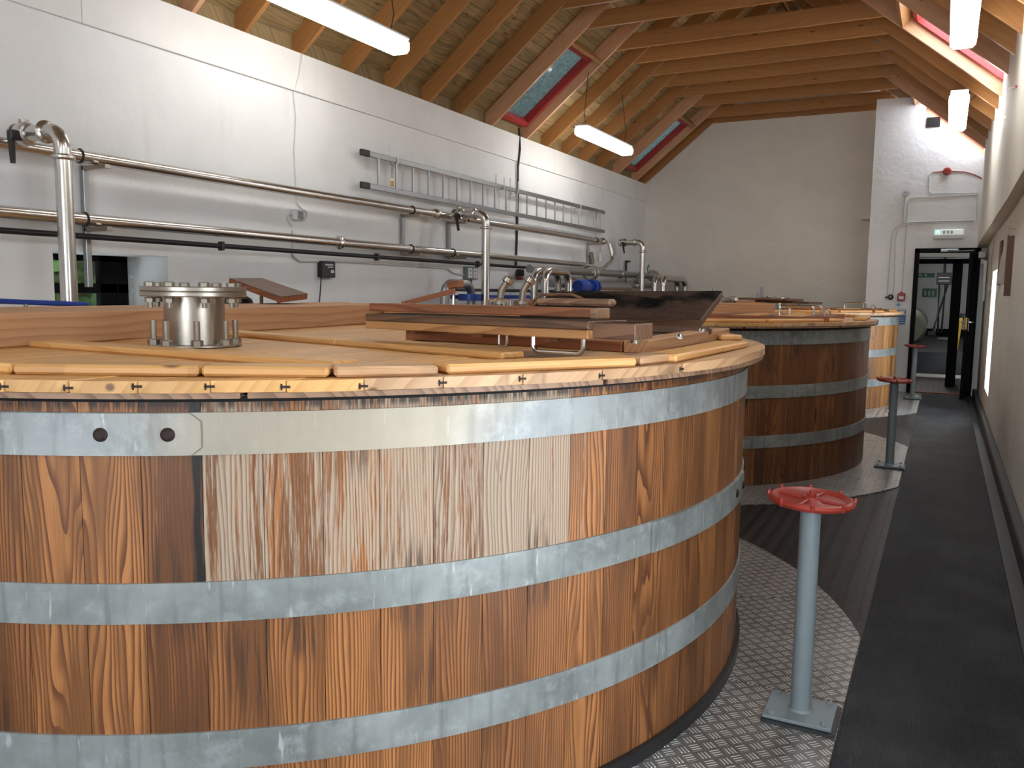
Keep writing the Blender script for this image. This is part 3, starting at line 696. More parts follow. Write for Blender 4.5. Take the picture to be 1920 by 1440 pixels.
# ---------------------------------------------------------------- LIDS
LR, LT, LB = 2.33, 1.375, 1.345
HX0, HX1, HY0, HY1 = .83, 1.95, -.19, 1.01
llab = ['round pale pine lid on the nearest vat with its hatch open', 'round pine lid of the middle vat with its hatch closed', 'round pine lid of the farthest vat with a small handle']
def chordpt(x0, x1, s, n=5):
    xs_ = [x0+(x1-x0)*k/n for k in range(n+1)]
    return [(x, s*math.sqrt(max(0, LR*LR-x*x))) for x in xs_]
def P2(c, x, y): return (c[0]+x, c[1]+y)
def handle(parent, p, d, w_, h_, r_=.007, mat='steel'):
    """bow handle: two feet at p +- d*w/2, bow of height h (negative hangs down)"""
    p = Vector(p); d = Vector(d).normalized(); z = Vector((0, 0, 1)) if not isinstance(h_, Vector) else h_.normalized(); H = abs(h_) if not isinstance(h_, Vector) else h_.length
    if not isinstance(h_, Vector) and h_ < 0: z = -z
    return obj('handle', MB().tube(path([p-d*w_/2, p-d*w_/2+z*H, p+d*w_/2+z*H, p+d*w_/2], .03, 5), r_, 10), mat, parent)
for vi, c in enumerate(VC):
    my = -1 if vi else 1
    L = empty('vat_lid', (c[0], c[1], LB-.045), llab[vi], 'vat lid', 'round lids on the vats')
    k = -17
    while k*.14-.01 < LR:
        x0, x1 = max(k*.14-.01, -LR+.01), min(k*.14+.13, LR-.01); k += 1
        if x1-x0 < .03: continue
        g = .0012; lo = chordpt(x0+g, x1-g, -1); hi_ = chordpt(x0+g, x1-g, 1)[::-1]
        if x0 > HX0-.01 and x1 < HX1+.01:
            ya, yb = (HY0, HY1) if my == 1 else (-HY1, -HY0)
            polys = [lo+[(x1-g, ya), (x0+g, ya)], [(x0+g, yb), (x1-g, yb)]+hi_]
        else: polys = [lo+hi_]
        for po_ in polys:
            dz = rnd.uniform(-.0012, .0012)
            pk = plank('lid_plank', [P2(c, *q) for q in po_], LB+dz, LT+dz, 'pine' if x0 < 1.6 else 'pine_worn', L, PI/2, .002)
            if vi == 0 and po_ is polys[0] and x1 > .3 and x1 < 2.28:
                yy = -math.sqrt(LR*LR-x1*x1); an_ = math.atan2(yy, x1); rz_ = Matrix.Rotation(an_, 3, 'Z')
                pp = Vector((c[0]+x1, c[1]+yy, LB+.014+rnd.uniform(-.003, .003)))
                obj('groove', MB().box(pp-Vector((math.cos(an_), math.sin(an_), 0))*.004, (.012, .024, .006), rz_).box(pp-Vector((math.cos(an_), math.sin(an_), 0))*.004+Vector((math.sin(an_)*.009, -math.cos(an_)*.009, 0)), (.012, .004, .016), rz_), 'bolt', pk)
    nb = 14
    for q in range(nb):
        a0, a1 = 2*PI*q/nb+.004, 2*PI*(q+1)/nb-.004
        obj('rim_band', ring_band(MB(), LR-.13, LR-.005, -.0145, 0, a0, a1, 8, False), 'rimwood', L, (c[0], c[1], LB-.001))
    obj('rim_shade', ring_band(MB(), RV-.05, RV+.002, -.015, 0, n=96), 'dark', L, (c[0], c[1], LB-.017))  # thin dark ring painting the shadow line below the lid edge
    # rim battens: chords round the edge, measured on the nearest lid
    BZ = LT+.0145
    def rel(px, py): p = onZ(px, py, LT); return (p.x-VC[0][0], p.y-VC[0][1])
    def chord(p, q, w_=.115, h_=.027, mat='pine', blab=None):
        p, q = Vector((*p, 0)), Vector((*q, 0)); d = (q-p).normalized(); nrm = Vector((-d.y, d.x, 0))
        if nrm.dot(-(p+q)/2) < 0: nrm = -nrm
        o_ = Vector((c[0], c[1], BZ)); off = nrm*(w_/2)
        if my == -1: f = lambda t: Vector((t.x, -t.y, t.z))
        else: f = lambda t: t
        return beam('rim_batten', f(p+off)+o_, f(q+off)+o_, w_, h_, mat, L, .007)
    pts = [(-60, 697), (19, 703), (23, 703), (372, 707), (378, 707), (640, 709), (822, 705), (838, 703), (1195, 688), (1203, 686), (1264, 679), (1268, 681), (1398, 652)]
    for a, b, mt in (((-260, 690), (19, 702), 'pine'), ((23, 703), (371, 707), 'pine'), ((377, 707), (615, 709), 'pine'), ((628, 709), (822, 705), 'pine_worn'), ((840, 703), (1195, 688), 'pine'), ((1203, 686), (1264, 679), 'pine_worn'), ((1268, 681), (1404, 652), 'pine')):
        chord(rel(*a), rel(*b), mat=mt)
    for q in range(10):
        a0 = math.radians(22+q*24); a1 = math.radians(22+(q+1)*24-1)
        if a1 > math.radians(22+24*9): a1 -= 0
        chord((2.27*math.cos(a0), 2.27*math.sin(a0)), (2.27*math.cos(a1), 2.27*math.sin(a1)))
    # cross battens
    for (xa, ya, xb, yb) in ((-.02, -1.36, 1.46, -1.43), (-.10, -.36, .80, -.60), (.80, -.60, 1.70, -.84), (-2.15, .0, -.95, .0), (-.1, 1.5, 1.3, 1.5)):
        if vi and xa == -.10: continue
        p0 = Vector((c[0]+xa, c[1]+my*ya, LT+.0125)); p1 = Vector((c[0]+xb, c[1]+my*yb, LT+.0125))
        beam('cross_batten', p0, p1, .115, .024, 'pine', L, .007)
    # raised bridge across the lid
    if vi == 0:
        dv = Vector((-.150, .989, 0)).normalized(); nv2 = Vector((-dv.y, dv.x, 0)); s0 = Vector((c[0]+.045, c[1]-2.17, 0)); LL = 4.35; Wd = .74
    elif vi == 1:
        dv = Vector((.985, .17, 0)).normalized(); nv2 = Vector((-dv.y, dv.x, 0)); s0 = Vector((c[0]-1.9, c[1]+.62, 0)); LL = 3.1; Wd = .55
    else:
        dv = Vector((.99, .1, 0)).normalized(); nv2 = Vector((-dv.y, dv.x, 0)); s0 = Vector((c[0]-1.9, c[1]+.35, 0)); LL = 2.5; Wd = .5
    zc = (LT+1.504)/2
    for f0, nm in ((.045, 'bridge_beam'), (Wd-.045, 'bridge_beam')):
        beam(nm, s0+nv2*f0+Vector((0, 0, zc)), s0+nv2*f0+dv*LL+Vector((0, 0, zc)), .088, 1.504-LT, 'larch', L, .006)
    nbd = 3; bw = (Wd-.18)/nbd
    for q in range(nbd):
        f0 = .09+bw*(q+.5); z_ = 1.488
        beam('bridge_board', s0+nv2*f0+Vector((0, 0, z_)), s0+nv2*f0+dv*LL+Vector((0, 0, z_)), bw-.003, .024, 'larch', L, .004)
    for q in (.03, LL-.03):
        beam('bridge_end', s0+dv*q+nv2*.09+Vector((0, 0, 1.424)), s0+dv*q+nv2*(Wd-.09)+Vector((0, 0, 1.424)), .04, .098, 'larch', L, .003)
    # hatch coaming
    T = .042
    if vi == 0:
        fl_, fr, br, bl = Vector((-2.205, 3.215, 0)), Vector((-.985, 3.04, 0)), Vector((-1.0, 4.45, 0)), Vector((-2.22, 4.46, 0))
    else:
        fl_, fr, br, bl = [Vector((c[0]+a, c[1]+b, 0)) for a, b in ((.78, -1.06), (2.0, -1.06), (2.0, .24), (.78, .24))]
        if vi == 1: fl_ += Vector((.15, 0, 0)); bl += Vector((.15, 0, 0))
    up_ = Vector((0, 0, LT+T/2)); ins = .05
    beam('coaming', fl_+up_+Vector((0, ins, 0)), fr+up_+Vector((-.1, ins, 0)), .1, T, 'redwood', L, .003)
    beam('coaming', fr+up_+Vector((-.05, 0, .004)), br+up_+Vector((-.05, 0, .004)), .1, T+.008, 'larch' if vi == 0 else 'redwood', L, .003)
    beam('coaming', bl+up_+Vector((.1, -ins, 0)), br+up_+Vector((-.1, -ins, 0)), .1, T, 'redwood', L, .003)
    beam('coaming', fl_+up_+Vector((.05, .1, 0)), bl+up_+Vector((.05, -.1, 0)), .1, T, 'redwood', L, .003)
    if vi == 0:
        def hat(name, corners, th, mat_top, mat_edge, blab=None):
            """hatch slab from its 4 top corners FL FR BR BL"""
            a, b, d_, e = [Vector(q) for q in corners]; n_ = (b-a).cross(e-a).normalized()
            cen = (a+b+d_+e)/4; xd = (b-a).normalized(); yd = n_.cross(xd)
            loc = [((q-cen).dot(xd), (q-cen).dot(yd), 0) for q in (a, b, d_, e)]
            mb = MB(); mb.hexa([(q[0], q[1], -th) for q in loc], [(q[0], q[1], 0) for q in loc]); bmesh.ops.bevel(mb.b, geom=list(mb.b.edges), offset=.003, segments=1, affect='EDGES')
            me_ = bpy.data.meshes.new(name); bmesh.ops.recalc_face_normals(mb.b, faces=mb.b.faces)
            mb.b.to_mesh(me_); mb.b.free(); me_.materials.append(MT[mat_edge]); me_.materials.append(MT[mat_top])
            for f in me_.polygons:
                if f.normal.z > .9: f.material_index = 1
            return link(name, me_, L, cen, Matrix((xd, yd, n_)).transposed().to_quaternion())
        # front leaf, thrown right over towards the viewer, in two layers of boards
        Z1 = 1.508; A = Vector((-2.062, 2.715, 0)); B = Vector((-1.03, 2.54, 0)); B2 = Vector((-.885, 2.585, 0)); ab = (B-A).normalized(); ny = Vector((-ab.y, ab.x, 0))
        zz = lambda z: Vector((0, 0, z))
        h2 = hat('hatch_leaf', [A+zz(Z1), B+zz(Z1), B+ny*.26+zz(Z1), A+ny*.26+zz(Z1)], .028, 'tar', 'darkwood')
        h2b = hat('hatch_leaf', [A+zz(Z1-.029), B+zz(Z1-.029), B+ny*.26+zz(Z1-.029), A+ny*.26+zz(Z1-.029)], .030, 'darkwood', 'orangewood')
        q0 = B+ab*.003+Vector((.0, .03, 0))
        hat('hatch_leaf', [q0+zz(Z1-.004), q0+ab*.16+zz(Z1-.004), q0+ab*.15+ny*.14+zz(Z1-.004), q0+ny*.14+zz(Z1-.004)], .052, 'tar', 'darkwood')
        for e_ in (.15, .5, .85):
            beam('leaf_strip', A+ab*(.06+e_*.95)+ny*.05+zz(Z1-.068), A+ab*(.06+e_*.95)+ny*.25+zz(Z1-.068), .05, .018, 'redwood', h2b, .002)
        hd = handle(h2b, A+ab*.91+ny*.03+zz(1.449), ab, .205, -.052, .0085); hd.name = 'handle'
        obj('hasp', MB().tube(path([A+ab*.665+ny*.02+zz(1.45), A+ab*.665+ny*.02+zz(1.41), A+ab*.70+ny*.02+zz(1.41), A+ab*.70+ny*.02+zz(1.45)], .01, 4), .005, 8), 'steel', h2b)
        # second leaf lying on top of it
        A1, B1 = Vector((-2.24, 2.975, 0)), Vector((-1.135, 2.82, 0)); ab1 = (B1-A1).normalized(); n1 = Vector((-ab1.y, ab1.x, 0))
        h1 = hat('hatch_leaf', [A1+zz(1.545), B1+zz(1.545), B1+n1*.12+zz(1.545), A1+n1*.12+zz(1.545)], .034, 'redwood', 'redwood')
        obj('leaf_cap', MB().box(B1+ab1*.012+n1*.05+zz(1.527), (.028, .1, .038), Matrix.Rotation(math.atan2(ab1.y, ab1.x), 3, 'Z'), .003), 'rimwood', h1)
        obj('batten_block', MB().box(B1-ab1*.28+n1*.36+zz(1.562), (.36, .06, .030), Matrix.Rotation(math.atan2(ab1.y, ab1.x), 3, 'Z'), .01), 'rimwood', h1)
        obj('rope_loop', MB().tube(path([B1-ab1*.50+n1*.35+zz(1.546), B1-ab1*.46+n1*.36+zz(1.590), B1-ab1*.30+n1*.36+zz(1.594), B1-ab1*.2+n1*.36+zz(1.56)], .05, 5), .006, 8), 'darkwood', h1)
        # rear leaf, dark and wet, propped open
        FR = onD(1313, 600, 4.30); FL = onD(968, 598, 4.55); BR = onD(1355, 546, 4.72); BL = onD(1048, 541, 5.0)
        BL = BR+(FL-FR)*1.0; h3 = hat('hatch_leaf', [FR, FL+(Vector((0, 0, 0))), BL, BR][::1] if False else [FL, FR, BR, BL], .045, 'tar', 'darkwood')
        xd = (FR-FL).normalized(); n3 = (FR-FL).cross(BL-FL).normalized()
        from mathutils import noise as mn
        mb = MB(); NU, NV = 90, 44; G = []
        for i_ in range(NU+1):
            row = []
            for j_ in range(NV+1):
                u, v_ = i_/NU, j_/NV; p = FL.lerp(FR, u).lerp(BL.lerp(BR, u), v_)
                e_ = min(1, min(u, 1-u)*18)*min(1, min(v_, 1-v_)*10); q = Vector((u*1.0*11, v_*.5*15, 1.3))
                hgt = mn.noise(q)*.5+mn.noise(q*2.3)*.4+mn.noise(q*5)*.2
                row.append(mb.b.verts.new(p+n3*(.002+e_*max(-.0, (hgt+.12))*.034*(.35+.65*min(1, u*1.6)))))
            G.append(row)
        for i_ in range(NU):
            for j_ in range(NV): f_ = mb.b.faces.new((G[i_][j_], G[i_+1][j_], G[i_+1][j_+1], G[i_][j_+1])); f_.smooth = True
        obj('tar_crust', mb, 'tar', h3)
        beam('leaf_edge', FL-Vector((0, 0, .05))+xd*.02, FR-Vector((0, 0, .05))-xd*.02, .05, .02, 'darkwood', h3, .002)
        obj('hinge', MB().box(FR+Vector((-.10, -.06, -.075)), (.30, .06, .012), Matrix.Rotation(.05, 3, 'Z'), .002), 'steelm', L)
        beam('hinge_block', Vector((-1.33, 3.98, 1.425)), Vector((-.99, 4.02, 1.425)), .07, .035, 'darkwood', L, .008)
        for px, py in ((1190, 640), (1275, 632), (1317, 621)):
            p = onZ(px, py, LT+.053); obj('screw_cap', MB().lathe([(0, .014), (.012, .012), (.018, .004), (.019, -.006)], p, (0, 0, 1), 14), 'steel', L)
        beam('leaf_prop', Vector((-1.95, 4.40, 1.43)), Vector((-1.95, 4.72, 1.50)), .04, .04, 'darkwood', L)
    else:
        # closed leaves inside the coaming with bow handles
        x0, x1 = fl_.x+.1, fr.x-.1; y0, y1 = fl_.y+.1, bl.y-.1; ym = (y0+y1)/2
        for a, b in ((y0, ym), (ym, y1)):
            n_ = 7; ww = (x1-x0)/n_
            hl = obj('hatch_leaf', MB().box(((x0+x1)/2, (a+b)/2, LT+.012), (x1-x0-.004, b-a-.006, .022), bev=.003), 'redwood', L)
            for q in range(n_):
                plank('leaf_board', [(x0+ww*q+.002, a+.006), (x0+ww*(q+1)-.002, a+.006), (x0+ww*(q+1)-.002, b-.006), (x0+ww*q+.002, b-.006)], LT+.0235, LT+.043+rnd.uniform(-.002, .002), 'pine' if q % 3 else 'darkwood', hl, PI/2, .002)
            handle(hl, (x1-.22, (a+b)/2, LT+.04), (1, 0, 0), .30 if vi == 1 else .26, .085, .012)
        for px in (1522, 1570) if vi == 1 else ():
            pass
        obj('turn_knob', MB().torus((fr.x-.05, fr.y+.3, LT+.075), .03, .008, (0, 1, 0), 16, 8), 'steelm', L)

# ---------------------------------------------------------------- flanged steel pipe stubs standing on the lids
def hexbolt(parent, p, up_len, head=.012, r=.011, name='bolt', nut=True):
    mb = MB(); p = Vector(p); mb.cyl(p, p+Vector((0, 0, up_len)), r*.78, 10)
    return obj(name, mb, 'steelm', parent)
def stub(x, y, label, R1=.112, RF=.205, top=1.592):
    z0 = LT+.004; s = empty('flanged_pipe_stub', (x, y, z0), label, 'pipe stub', 'flanged steel stubs on the vat lids')
    obj('pipe', MB().lathe([(R1-.006, top-z0-.04), (R1, top-z0-.045), (R1, .008), (R1+.006, 0), (R1-.006, 0), (R1-.006, top-z0-.04)], (x, y, z0), (0, 0, 1), 40), 'steelm', s)
    obj('base_flange', MB().lathe([(R1+.002, .006), (R1+.06, .006), (R1+.06, 0), (R1+.002, 0), (R1+.002, .006)], (x, y, z0), (0, 0, 1), 40, False), 'steelm', s)
    for nm, a, b in (('lower_flange', top-.044, top-.025), ('blank_flange', top-.0245, top-.006)):
        obj(nm, MB().lathe([(0, b), (RF-.003, b), (RF, b-.003), (RF, a+.003), (RF-.003, a), (0, a)], (x, y, 0), (0, 0, 1), 48, False), 'steelm', s)
    for k in range(8):
        t = 2*PI*(k+.35)/8; px, py = x+math.cos(t)*(RF-.035), y+math.sin(t)*(RF-.035)
        b = obj('flange_bolt', MB().hexn((px, py, top-.006), .017, .021), 'steelm', s)
        obj('bolt_shank', MB().cyl((px, py, top-.085), (px, py, top-.044), .010, 10), 'steelm', b)
        obj('nut', MB().hexn((px, py, top-.066), .018, .020), 'steelm', b)
    for k in range(8):
        t = 2*PI*(k+.12)/8; px, py = x+math.cos(t)*(R1+.038), y+math.sin(t)*(R1+.038)
        b = obj('stud', MB().cyl((px, py, z0+.006), (px, py, z0+.098), .0115, 10), 'steelm', s)
        obj('nut', MB().hexn((px, py, z0+.006), .022, .022), 'steelm', b)
    return s
stub(-2.59, 2.33, 'thick flanged steel pipe stub with bolts on the nearest vat lid', RF=.195, top=1.612)
stub(-2.38, 10.12, 'flanged steel pipe stub on the middle vat lid behind the dark hatch', R1=.13, RF=.19, top=1.575)
stub(-2.42, 13.95, 'flanged steel pipe stub on the farthest vat lid', R1=.15, RF=.22, top=1.575)
# extra raised cover and handles at the far end of the bridge on the nearest lid
L0 = bpy.data.objects['vat_lid']
cvr = obj('bridge_cover', MB().box((-3.17, 5.1, 1.44), (.52, .75, .125), bev=.006), 'larch', L0)
for px, D in ((930, 5.85), (942, 5.7)):
    p = onD(px, 566, D); p.z = 1.503; handle(L0, p, Vector((.9, .1, 0)), .12, .048, .0065)

# ================================================================ PIPEWORK ON THE LEFT WALL
def pipe_thing(name, label, pts, r, rad, mat, seg=16, cat='pipe', group=None):
    p0 = Vector(pts[0]); t = empty(name, p0, label, cat, group)
    obj('pipe', MB().tube(path(pts, rad, 8), r, seg), mat, t); return t
def union(t, p, ax, r, mat='steel', w_=.022, k=1.35, nm='pipe_union'):
    return obj(nm, MB().lathe([(r*1.0, -w_*.8), (r*k*.93, -w_*.5), (r*k, -w_*.3), (r*k, w_*.3), (r*k*.93, w_*.5), (r*1.0, w_*.8)], p, ax, 20), mat, t)
def clampring(t, p, r, ax=(0, 1, 0)):
    o = obj('pipe_clamp', MB().torus(p, r+.006, .0055, ax, 20, 6), 'black', t); return o
XH = -5.38
up1 = pipe_thing('header_pipe', 'upper of the two long stainless pipes on the left wall', [(XH, -2.9, 2.50), (XH, 14.0, 2.50)], .042, .1, 'steel')
for y in (3.88, 7.95, 9.15, 13.55): clampring(up1, (XH, y, 2.50), .042)
for y in (8.45, 13.85): union(up1, (XH, y, 2.50), (0, 1, 0), .042, w_=.06, k=1.5)
up2 = pipe_thing('header_pipe', 'lower of the two long stainless pipes on the left wall', [(XH, -2.9, 2.07), (XH, 13.3, 2.07)], .042, .1, 'steel')
for y in (3.90, 7.93, 8.83): clampring(up2, (XH, y, 2.07), .042)
union(up2, (XH, 6.68, 2.07), (0, 1, 0), .042, w_=.03, k=1.6)
bp = pipe_thing('black_pipe', 'thin black pipe running low along the left wall', [(XH-.03, -2.9, 1.955), (XH-.03, 11.7, 1.955)], .021, .1, 'black')
for y in (5.17, 7.33, 9.50): obj('pipe_clip', MB().box((XH-.03, y, 1.955), (.06, .03, .075), bev=.006), 'black', bp)
sl = ['steel bracket channel on left wall behind the nearest riser pipe', 'steel bracket channel under upper pipe left of the middle riser valve', 'steel bracket channel right beside the middle riser valve', 'steel bracket channel on left wall near the far riser pipe']
for k, (y, z0) in enumerate(((4.0, 1.60), (7.95, 2.02), (8.95, 2.0), (13.5, 1.95))):
    t = empty('bracket_channel', (XL+.025, y, z0), sl[k], 'bracket', 'pipe brackets on the left wall')
    obj('channel', MB().box((XL+.024, y, (z0+2.46)/2), (.042, .042, 2.46-z0), bev=.003), 'greysteel', t)
    for z in (2.44, 2.01): obj('arm', MB().box((XH+.0, y, z), (.26, .042, .03), bev=.003), 'steelm', t)
# risers with butterfly valves
rl = ['nearest stainless riser pipe with elbow at the left edge', 'middle stainless riser pipe with black valve lever', 'farthest stainless riser pipe beside the cream gable wall']
for k, y in enumerate((3.42, 8.80, 14.62)):
    RX_ = -4.90; r = .050; z = 2.50+(.06 if k == 0 else .02)
    t = empty('riser_pipe', (RX_, y, 1.2), rl[k], 'riser pipe', 'riser pipes in front of the left wall')
    obj('pipe', MB().tube(path([(RX_, y, LT+.006), (RX_, y, z), (XH+.04, y, z)], .115, 9), r, 20), 'steel', t)
    obj('base_flange', MB().cyl((RX_, y, LT+.003), (RX_, y, LT+.025), .15, 28), 'greysteel', t)
    union(t, (RX_, y, z-.165), (0, 0, 1), r, w_=.022, k=1.42)
    union(t, (RX_-.155, y, z), (1, 0, 0), r, w_=.022, k=1.42)
    union(t, (XH+.05, y, z), (1, 0, 0), r, w_=.03, k=1.45)
    v = obj('valve', MB().lathe([(r*.98, -.05), (r*1.3, -.045), (r*1.5, -.03), (r*1.5, .03), (r*1.3, .045), (r*.98, .05)], (XH+.12, y, z), (1, 0, 0), 20), 'steel', t)
    obj('valve_lever', MB().box((XH+.14, y-.075, z-.02), (.05, .09, .06), bev=.006).hexa([(XH+.12, y-.12, z-.02), (XH+.155, y-.12, z-.02), (XH+.155, y-.09, z-.02), (XH+.12, y-.09, z-.02)], [(XH+.165, y-.135, z-.20), (XH+.19, y-.135, z-.20), (XH+.19, y-.115, z-.20), (XH+.165, y-.115, z-.20)]), 'black', v)
    obj('valve_actuator', MB().cyl((XH+.11, y, z+.06), (XH+.11, y, z+.09), .03, 14), 'steelm', v)
# blue hose on the floor level manifold at the left
t = pipe_thing('blue_pipe', 'blue pipe just behind the nearest lid at the left edge', [onD(-20, 564, 4.9), onD(165, 571, 5.3)], .016, .1, 'blue', 10)
for q in (.35, .95):
    p = onD(-20, 564, 4.9).lerp(onD(165, 571, 5.3), q); obj('pipe_support', MB().cyl((p.x, p.y, LT+.002), (p.x, p.y, p.z), .012, 8), 'greysteel', t)
# gray process pipes near the far corner
g1 = pipe_thing('process_pipe', 'grey pipe ending in a round flange near the far corner', [(-5.2, 10.6, 1.93), (-5.2, 16.25, 1.95)], .058, .1, 'greysteel')
union(g1, (-5.2, 13.1, 1.935), (0, 1, 0), .058, 'greysteel', .03, 1.35); union(g1, (-5.2, 14.3, 1.94), (0, 1, 0), .058, 'greysteel', .04, 1.25)
obj('end_flange', MB().cyl((-5.2, 16.2, 1.95), (-5.2, 16.235, 1.95), .12, 24), 'steelm', g1)
g2 = pipe_thing('process_pipe', 'lower grey pipe just above the dark hatch leaf', [(-5.15, 11.2, 1.735), (-5.15, 16.1, 1.76)], .058, .1, 'greysteel')
obj('end_flange', MB().cyl((-5.15, 14.9, 1.75), (-5.15, 14.95, 1.75), .12, 24), 'steel', g2)
# curved drop pipe and angled valve
t = pipe_thing('curved_pipe', 'small curved pipe dropping from the upper pipe near far riser', [(XH+.05, 14.05, 2.47), (XH+.12, 14.1, 2.2), (XH+.12, 13.6, 2.02), (XH+.1, 13.0, 1.97)], .036, .2, 'steel')
union(t, (XH+.10, 14.09, 2.3), (0, 0, 1), .036)
t = empty('butterfly_valve', (XH+.15, 13.1, 1.95), 'round silver valve with white tag on the grey far pipe', 'valve')
obj('valve_body', MB().lathe([(.06, -.03), (.14, -.03), (.145, 0), (.14, .03), (.06, .03)], (XH+.17, 12.9, 1.93), (0, 1, 0), 26), 'steel', t)
obj('bolt_ring', MB().torus((XH+.17, 12.84, 1.93), .115, .014, (0, 1, 0), 26, 8), 'steelm', t)
obj('actuator', MB().box((XH+.18, 12.9, 2.16), (.07, .1, .2), Matrix.Rotation(.5, 3, 'X'), .01), 'steelm', t)
obj('tag', MB().box((XH+.24, 13.15, 2.20), (.006, .1, .13), Matrix.Rotation(.3, 3, 'X'), .002), 'white', t)
t = empty('angle_valve', (-5.1, 15.0, 1.85), 'silver angled valve with teal edged tag behind far riser', 'valve')
obj('valve_body', MB().cyl((-5.1, 14.9, 1.78), (-5.06, 15.15, 1.98), .06, 16), 'steelm', t)
obj('tag', MB().box((-5.02, 15.35, 2.06), (.008, .13, .15), Matrix.Rotation(.6, 3, 'X'), .003), 'green', t)
obj('tag_face', MB().box((-5.014, 15.35, 2.06), (.004, .08, .09), Matrix.Rotation(.6, 3, 'X'), .001), 'white', t)
# blue pump
t = empty('blue_valve', (-4.9, 12.05, 1.55), 'bright blue enamelled valve body above the dark hatch leaf', 'valve')
q0 = onX(1083, 536, -4.9); q1 = onX(1117, 536, -4.9)
ln = (q1.y-q0.y)
obj('valve_body', MB().lathe([(0, 0), (.09, 0), (.10, .05), (.115, .12*ln+.1), (.07, .6*ln), (.05, .72*ln), (0, .72*ln)], (-4.9, q0.y, 1.70), (0, 1, 0), 20), 'blue', t)
for f in (.72, .9): obj('valve_flange', MB().cyl((-4.9, q0.y+f*ln, 1.70), (-4.9, q0.y+f*ln+.06, 1.70), .11, 24), 'blue', t)
obj('pipe', MB().cyl((-4.9, q0.y+.9*ln, 1.70), (-4.9, q0.y+ln+1.6, 1.70), .05, 16), 'greysteel', t)
obj('stand', MB().cyl((-4.9, q0.y+.3, 1.35), (-4.9, q0.y+.3, 1.68), .03, 10), 'greysteel', t)
# inverted U pipes
def ubend(pa, pb, ztop_px, X, r, label, mat, n=2, dX=.16):
    a, b = onX(*pa, X), onX(*pb, X); zt = onX((pa[0]+pb[0])/2, ztop_px, X).z-r
    zb = 0.0 if X == -4.72 else LT+.004; t = empty('u_bend_pipe', (X, a.y, zb), label, 'pipe')
    for k in range(n):
        x = X-dX*k
        obj('pipe', MB().tube(path([(x, a.y, zb), (x, a.y, zt), (x, b.y, zt), (x, b.y, zb)], .16, 8), r, 16), mat, t)
    return t
ubend((1022, 530), (1066, 530), 502, -4.72, .052, 'pair of shiny inverted U pipes left of the dark hatch leaf', 'steel')
ubend((1243, 535), (1284, 535), 517, -4.62, .058, 'shiny inverted U pipe rising over the dark hatch leaf, farthest', 'steel')
t = ubend((833, 548), (884, 548), 524, -5.05, .050, 'dull grey inverted U pipe left of the middle riser', 'greysteel', 1)
p = onX(881, 556, -5.05); obj('blue_flange', MB().cyl((p.x, p.y, p.z-.05), (p.x, p.y, p.z+.03), .14, 24), 'blue', t)
for k, (px, D, l) in enumerate(((942, 9.6, 'left one of two short angled pipes with silver caps'), (983, 9.9, 'right one of two short angled pipes with silver caps'))):
    a = onD(px-6, 575, D); b = onD(px-2, 545, D); c_ = onD(px+10, 527, D)
    t = empty('capped_pipe', a, l, 'pipe', 'capped sampling pipes')
    obj('pipe', MB().tube(path([a, b, c_], .08, 6), .042, 14), 'steelm', t); d = (c_-b).normalized()
    obj('cap', MB().lathe([(0, .05), (.05, .045), (.066, .03), (.066, -.02), (.05, -.03), (.042, -.03)], c_, d, 18), 'steel', t)
    obj('base', MB().cyl(onD(px-6, 572, D), onD(px-6, 566, D), .09, 18), 'steelm', t)
t = empty('blue_rail', (-5.3, 9.2, 1.5), 'blue service rail with black conduit low behind the vats', 'rail')
obj('rail', MB().box((-5.25, 11.0, 1.535), (.05, 4.8, .05), bev=.006), 'blue', t)
obj('support_channel', MB().box((-5.30, 11.0, 1.62), (.04, 4.8, .04), bev=.004), 'black', t)
# wall cables, conduits and boxes
def cable(name, label, pts, r, mat, rad=.05, cat='cable'): return lab(obj(name, MB().tube(path(pts, rad, 5), r, 8), mat), label, cat)
X5 = XL+.012
cable('black_cable', 'thick black cable hanging down the left wall behind ladder', [(XL-.0, 10.88, 3.92), (XL+.035, 10.85, 3.62), (XL+.03, 10.80, 3.36), (XL+.02, 10.83, 2.95), (XL+.02, 10.80, 1.97)], .016, 'black')
t = empty('black_valve', (XL+.05, 10.85, 1.75), 'small black and red valve under the black wall cable', 'valve')
obj('valve_body', MB().box((XL+.06, 10.85, 1.88), (.09, .12, .10), bev=.015), 'black', t); obj('valve_band', MB().box((XL+.06, 10.85, 1.80), (.07, .09, .05), bev=.01), 'red', t)
p = [onX(*q, X5) for q in ((548, 432), (548, 480), (562, 490), (650, 491), (838, 503), (850, 512), (875, 517))]
cable('conduit', 'white painted conduit running to the double socket on left wall', p, .011, 'conduit', .06, 'conduit')
cable('conduit', 'thin white cable looped round the small switch box', [onX(*q, X5) for q in ((556, 380), (566, 392), (578, 398), (572, 412), (552, 413), (545, 400), (536, 408), (548, 425))], .006, 'conduit', .04)
p = onX(557, 403, XL+.02); t = empty('switch_box', p, 'small grey switch box on left wall between the two long pipes', 'switch')
obj('box', MB().box(p, (.05, .13, .10), bev=.008), 'white', t); obj('switch_face', MB().box(p+Vector((.028, .02, 0)), (.01, .07, .075), bev=.003), 'paintgrey', t)
p = onX(612, 505, XL+.03); t = empty('control_box', p, 'black control box with pale lettering on left wall', 'control box')
obj('box', MB().box(p, (.07, .20, .16), bev=.006), 'black', t)
for k, (dy, dz, w_, h_) in enumerate(((0, .045, .12, .016), (.02, .022, .08, .010), (.05, -.02, .05, .03))): obj('label_strip', MB().box(p+Vector((.036, dy, dz)), (.003, w_, h_)), 'conduit', t)
obj('flex', MB().tube(path([p+Vector((0, -.08, -.08)), p+Vector((0, -.10, -.25)), p+Vector((0, -.13, -.45))], .05, 4), .006, 6), 'black', t)
